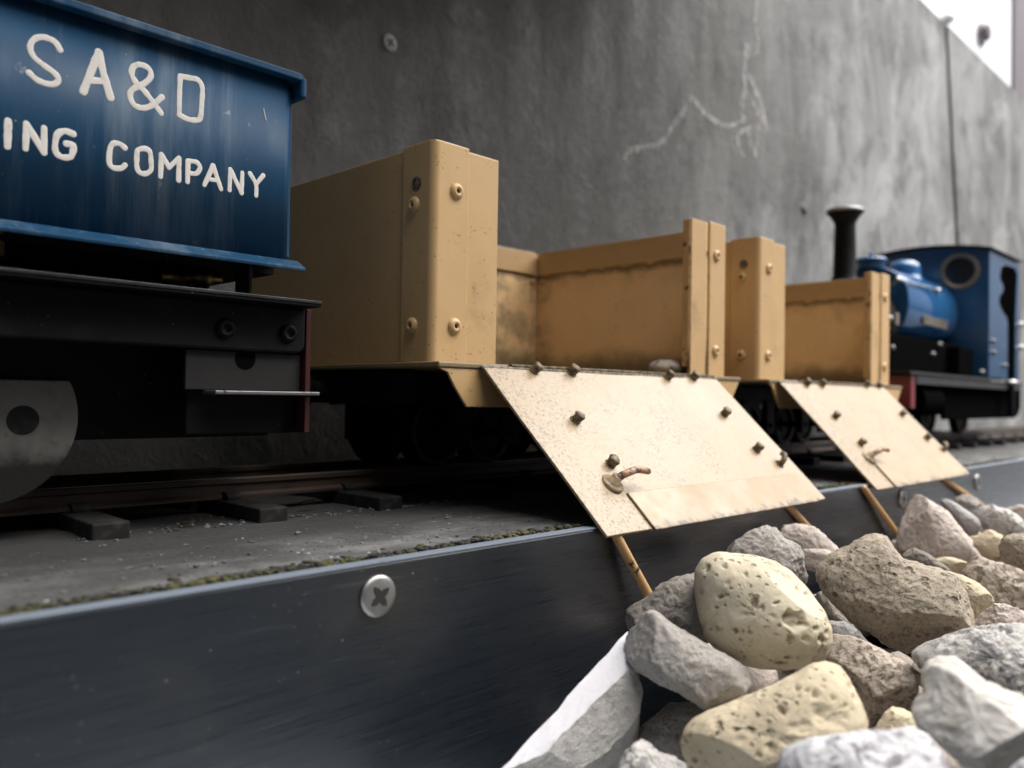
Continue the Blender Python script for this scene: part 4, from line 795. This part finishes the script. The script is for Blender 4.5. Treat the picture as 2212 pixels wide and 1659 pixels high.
# pale marble slab: a split triangular block leaning along the fascia
def pt4(x, y, d): a, b = Z4([(x, y)])[0]; return at(a, b, D=d)
def onplane(x, y, A_, B_, C_):
    n_ = (B_-A_).cross(C_-A_); a, b = Z4([(x, y)])[0]; q = ray(a, b); o_ = Vector((0,0,CAMZ)); return o_+q*((A_-o_).dot(n_)/q.dot(n_))
def onpl(x, y, p0, n_): a, b = Z4([(x, y)])[0]; q = ray(a, b); o_ = Vector((0,0,CAMZ)); return o_+q*((p0-o_).dot(n_)/q.dot(n_))
a0 = pt4(592,503,178); nT = Vector((-.42,-.36,.83)); r1, l1, r0 = (onpl(x, y, a0, nT) for x, y in ((262,990),(62,1082),(612,640)))
nF = (r1-r0).normalized().cross(Vector((.30,-.35,-.9))).normalized()
f0, *front = [onpl(x, y, r1, nF) for x, y in ((655,745),(640,840),(600,905),(520,985),(412,1062))]
low = [onpl(300,1130,front[-1],Vector((-.2,-.8,-.5))), l1+Vector((0,0,-12))]
H = [a0, r0, r1, l1, f0]+front+low
bk_ = [p_+Vector((4, 4.5, -16)) for p_ in (a0, f0, front[1], l1, low[0])]
bm = B()
for p_ in H+bk_: bm.verts.new((p_.x, min(p_.y, 127.0), max(p_.z, -60)))
bmesh.ops.convex_hull(bm, input=bm.verts)
for v in [v for v in bm.verts if not v.link_faces]: bm.verts.remove(v)
bmesh.ops.recalc_face_normals(bm, faces=bm.faces)
tn = (r1-a0).cross(l1-a0).normalized(); tn = tn if tn.z > 0 else -tn
for f in bm.faces: f.material_index = 0 if f.normal.dot(tn) > .96 else 1
bmesh.ops.dissolve_limit(bm, angle_limit=R(2), verts=bm.verts, edges=bm.edges, delimit={'MATERIAL'})
bmesh.ops.triangulate(bm, faces=bm.faces); bmesh.ops.subdivide_edges(bm, edges=bm.edges, cuts=11, use_grid_fill=True)
for v in bm.verts:
    w = 1 if any(f.material_index for f in v.link_faces) else .22
    v.co += Vector((noise.noise(v.co*.25), min(0, noise.noise(v.co*.25+Vector((7,0,0)))), noise.noise(v.co*.3+Vector((0,7,0)))))*.55*w + Vector((noise.noise(v.co*1.1), 0, noise.noise(v.co*1.1+Vector((3,0,0)))))*.3*w
print('MARBLE', [tuple(round(c) for c in p_) for p_ in H]) if DBG_ else None
o = obj('stone', bm, ST['marble']); o.data.materials.append(ST['marble_side']); tag(o, 'split slab of pale marble leaning on the black fascia at the left of the heap', 'stone', GROUP)
# gravel mound that the stones lie on
def zh(x, y):
    e = min(1, max(0, (x-148-(128-y)*.15)/45)); v = Vector((x/14, y/14, 2))
    w = min(1, max(0, (x-200)/120)); w = w*w*(3-2*w)
    return -62.4 + w*15 + e*(11+3*noise.noise(v*.5)) + e*(2.5*noise.noise(v) + 1.2*noise.noise(v*2.4))
bm = B(); sheet(bm, 112, 560, 18, 128.8, 170, 60, zh, -64); o = obj('gravel', bm, M_HEAP, smooth=True); o['kind'] = 'stuff'; tag(o, 'bed of dark gravel under the heaped stones', 'gravel')
# small rubble that fills the heap between and behind the big stones
def inside(P, x, y):
    c = False; n = len(P)
    for a in range(n):
        (xa, ya), (xb, yb) = P[a], P[a-1]
        if (ya > y) != (yb > y) and x < (xb-xa)*(y-ya)/(yb-ya)+xa: c = not c
    return c
def topix(p):
    q = Vector((p.x, p.y, p.z-CAMZ)); d = q.dot(Fv); return CXP+F_PX*q.dot(Rv)/d, CYP-F_PX*q.dot(Uv)/d, d
bm = B(); put = []
for k in range(9000):
    r = rng.uniform(3, 8.5); x = rng.uniform(148, 470); y = rng.uniform(34, 126-r)
    z = zh(x, y)+rng.uniform(0, 1)**1.5*(26 if x < 220 else 14)
    c = Vector((x, y, z)); ok = True
    for dv in (Vector((0,0,0)), Vector((0,0,1.15)), Vector((0,0,-.6)), Rv*1.2, -Rv*1.2, Rv*.8+Vector((0,0,.8)), Vector((0,0,.8))-Rv*.8):
        a_, b_, d_ = topix(c+dv*r)
        if a_ > 2260 or b_ > 1720: continue
        if not any(d_ > D_+r*.9 and inside(P_, a_, b_) for P_, D_ in OUT): ok = False; break
    if not ok or any((c-c2).length < (r+r2)*.8 for c2, r2 in put): continue
    put.append((c, r))
    ret = bmesh.ops.create_icosphere(bm, subdivisions=3, radius=1); sv = Vector((k*1.7, 0, 0)); m3 = Matrix.Rotation(rng.uniform(0, 6), 3, Vector((rng.normal(), rng.normal(), rng.normal())))
    sc = Vector((rng.uniform(.75, 1.15), rng.uniform(.7, 1.05), rng.uniform(.55, .95)))
    for v in ret['verts']:
        p = m3 @ Vector((v.co.x*sc.x, v.co.y*sc.y, v.co.z*sc.z)); p *= 1+.3*noise.noise(p*1.1+sv)+.1*noise.noise(p*3+sv); v.co = c+p*r
o = obj('rubble', bm, ST['pink'], smooth=True); o['kind'] = 'stuff'; tag(o, 'small broken rubble packed between the large stones', 'rubble')
# ------------------------------------------------------------------ small stuff on the shelf
def lump(bm, c, r, seed, flat=.7, sub=1):
    c = Vector(c); ret = bmesh.ops.create_icosphere(bm, subdivisions=sub, radius=1)
    sc = Vector((rng.uniform(.7,1.3), rng.uniform(.7,1.3), rng.uniform(.5,1)*flat)); ang = Matrix.Rotation(rng.uniform(0,6.28), 3, 'Z')
    for v in ret['verts']:
        p = ang @ Vector((v.co.x*sc.x, v.co.y*sc.y, v.co.z*sc.z)); p *= 1+.75*noise.noise(p*1.7+Vector((seed,0,0))); v.co = c+p*r
bm = B()
for i in range(3600):
    x = rng.uniform(-20, 560); d = abs(rng.normal(0, 2.8)); pr = noise.noise(Vector((x/16, 1, 0)))
    if pr < -.3 and rng.rand() > .35: continue
    lump(bm, (x, 133.4+d, -.55+.75*max(0, 1-d/6)*rng.uniform(.2,1)), rng.choice([.3,.5,.8,1.2], p=[.42,.33,.19,.06]), i, .6)
o = obj('moss', bm, M_MOSS, smooth=True); o['kind'] = 'stuff'; tag(o, 'yellow green moss growing along the shelf edge behind the fascia', 'moss')
bm = B()
for i in range(1500):
    x = rng.uniform(10, 620); y = 134+abs(rng.normal(0, 1))*26 if rng.rand() < .75 else rng.uniform(134, 205)
    if y > 300: continue
    lump(bm, (x, y, zs(x, y)+.08), rng.choice([.18,.25,.32,.5,.75], p=[.35,.3,.2,.12,.03]), i, .8)
for i in range(420):
    x = rng.uniform(62, 240) if i % 2 else rng.uniform(480, 640); y = 187+abs(rng.normal(0, 1))*6
    lump(bm, (x, y, zs(x, y)+.1), rng.uniform(.2,.7), i, .7)
o = obj('grit', bm, M_GRIT); o['kind'] = 'stuff'; tag(o, 'loose grit scattered over the shelf beside the rails', 'grit')
kle = MT('dead_leaf', (.30,.26,.18), .8); kle.bump(kle.noise(500), .2); M_LEAF = kle.m
def scrap(px, py, w, h, label, Z=1.2):
    p = at(px, py, Z=Z); bm = B(); N_ = 7; V = []
    for i in range(N_):
        for j in range(2):
            u = i/(N_-1)-.5; wd = (1-(2*u)**2)**.6*w*.5+.15
            V.append(bm.verts.new(p+Rv*((j-.5)*2*wd+1.2*u*w*.3)+Uv*(u*h)+Fv*(math.sin(u*5)*.8+(j-.5)*.7)))
    for i in range(N_-1): bm.faces.new((V[2*i], V[2*i+1], V[2*i+3], V[2*i+2]))
    bmesh.ops.solidify(bm, geom=bm.faces[:], thickness=.12); o = obj('leaf_scrap', bm, M_LEAF, smooth=True); tag(o, label, 'leaf', 'dry leaf scraps on the shelf')
scrap(417, 1098, 1.6, 3.4, 'upright curl of dry leaf beside the nearest sleeper')
scrap(406, 1128, 2.6, 1.6, 'crumpled scrap of dry leaf on the shelf left of the sleeper', .9)
scrap(665, 1083, 3.2, 1.2, 'pale leaf flake behind the sleeper end', 2.2)
# pebble lying on the floor of the nearer wagon
p = at(1452, 793, Y=186); bm = B(); bmesh.ops.create_icosphere(bm, subdivisions=4, radius=1)
for v in bm.verts: q = Vector((v.co.x*10.0, v.co.y*6.5, v.co.z*3.4)); q *= 1+.12*noise.noise(q*.2); v.co = Vector((p.x-1, 187, ZB+3.2))+q
o = obj('pebble', bm, ST['speck'], smooth=True); tag(o, 'flat oval pebble lying on the nearer wagon floor by the end post', 'pebble')
import os
if os.environ.get('DBGS'):
    for d in DBG: print(d)
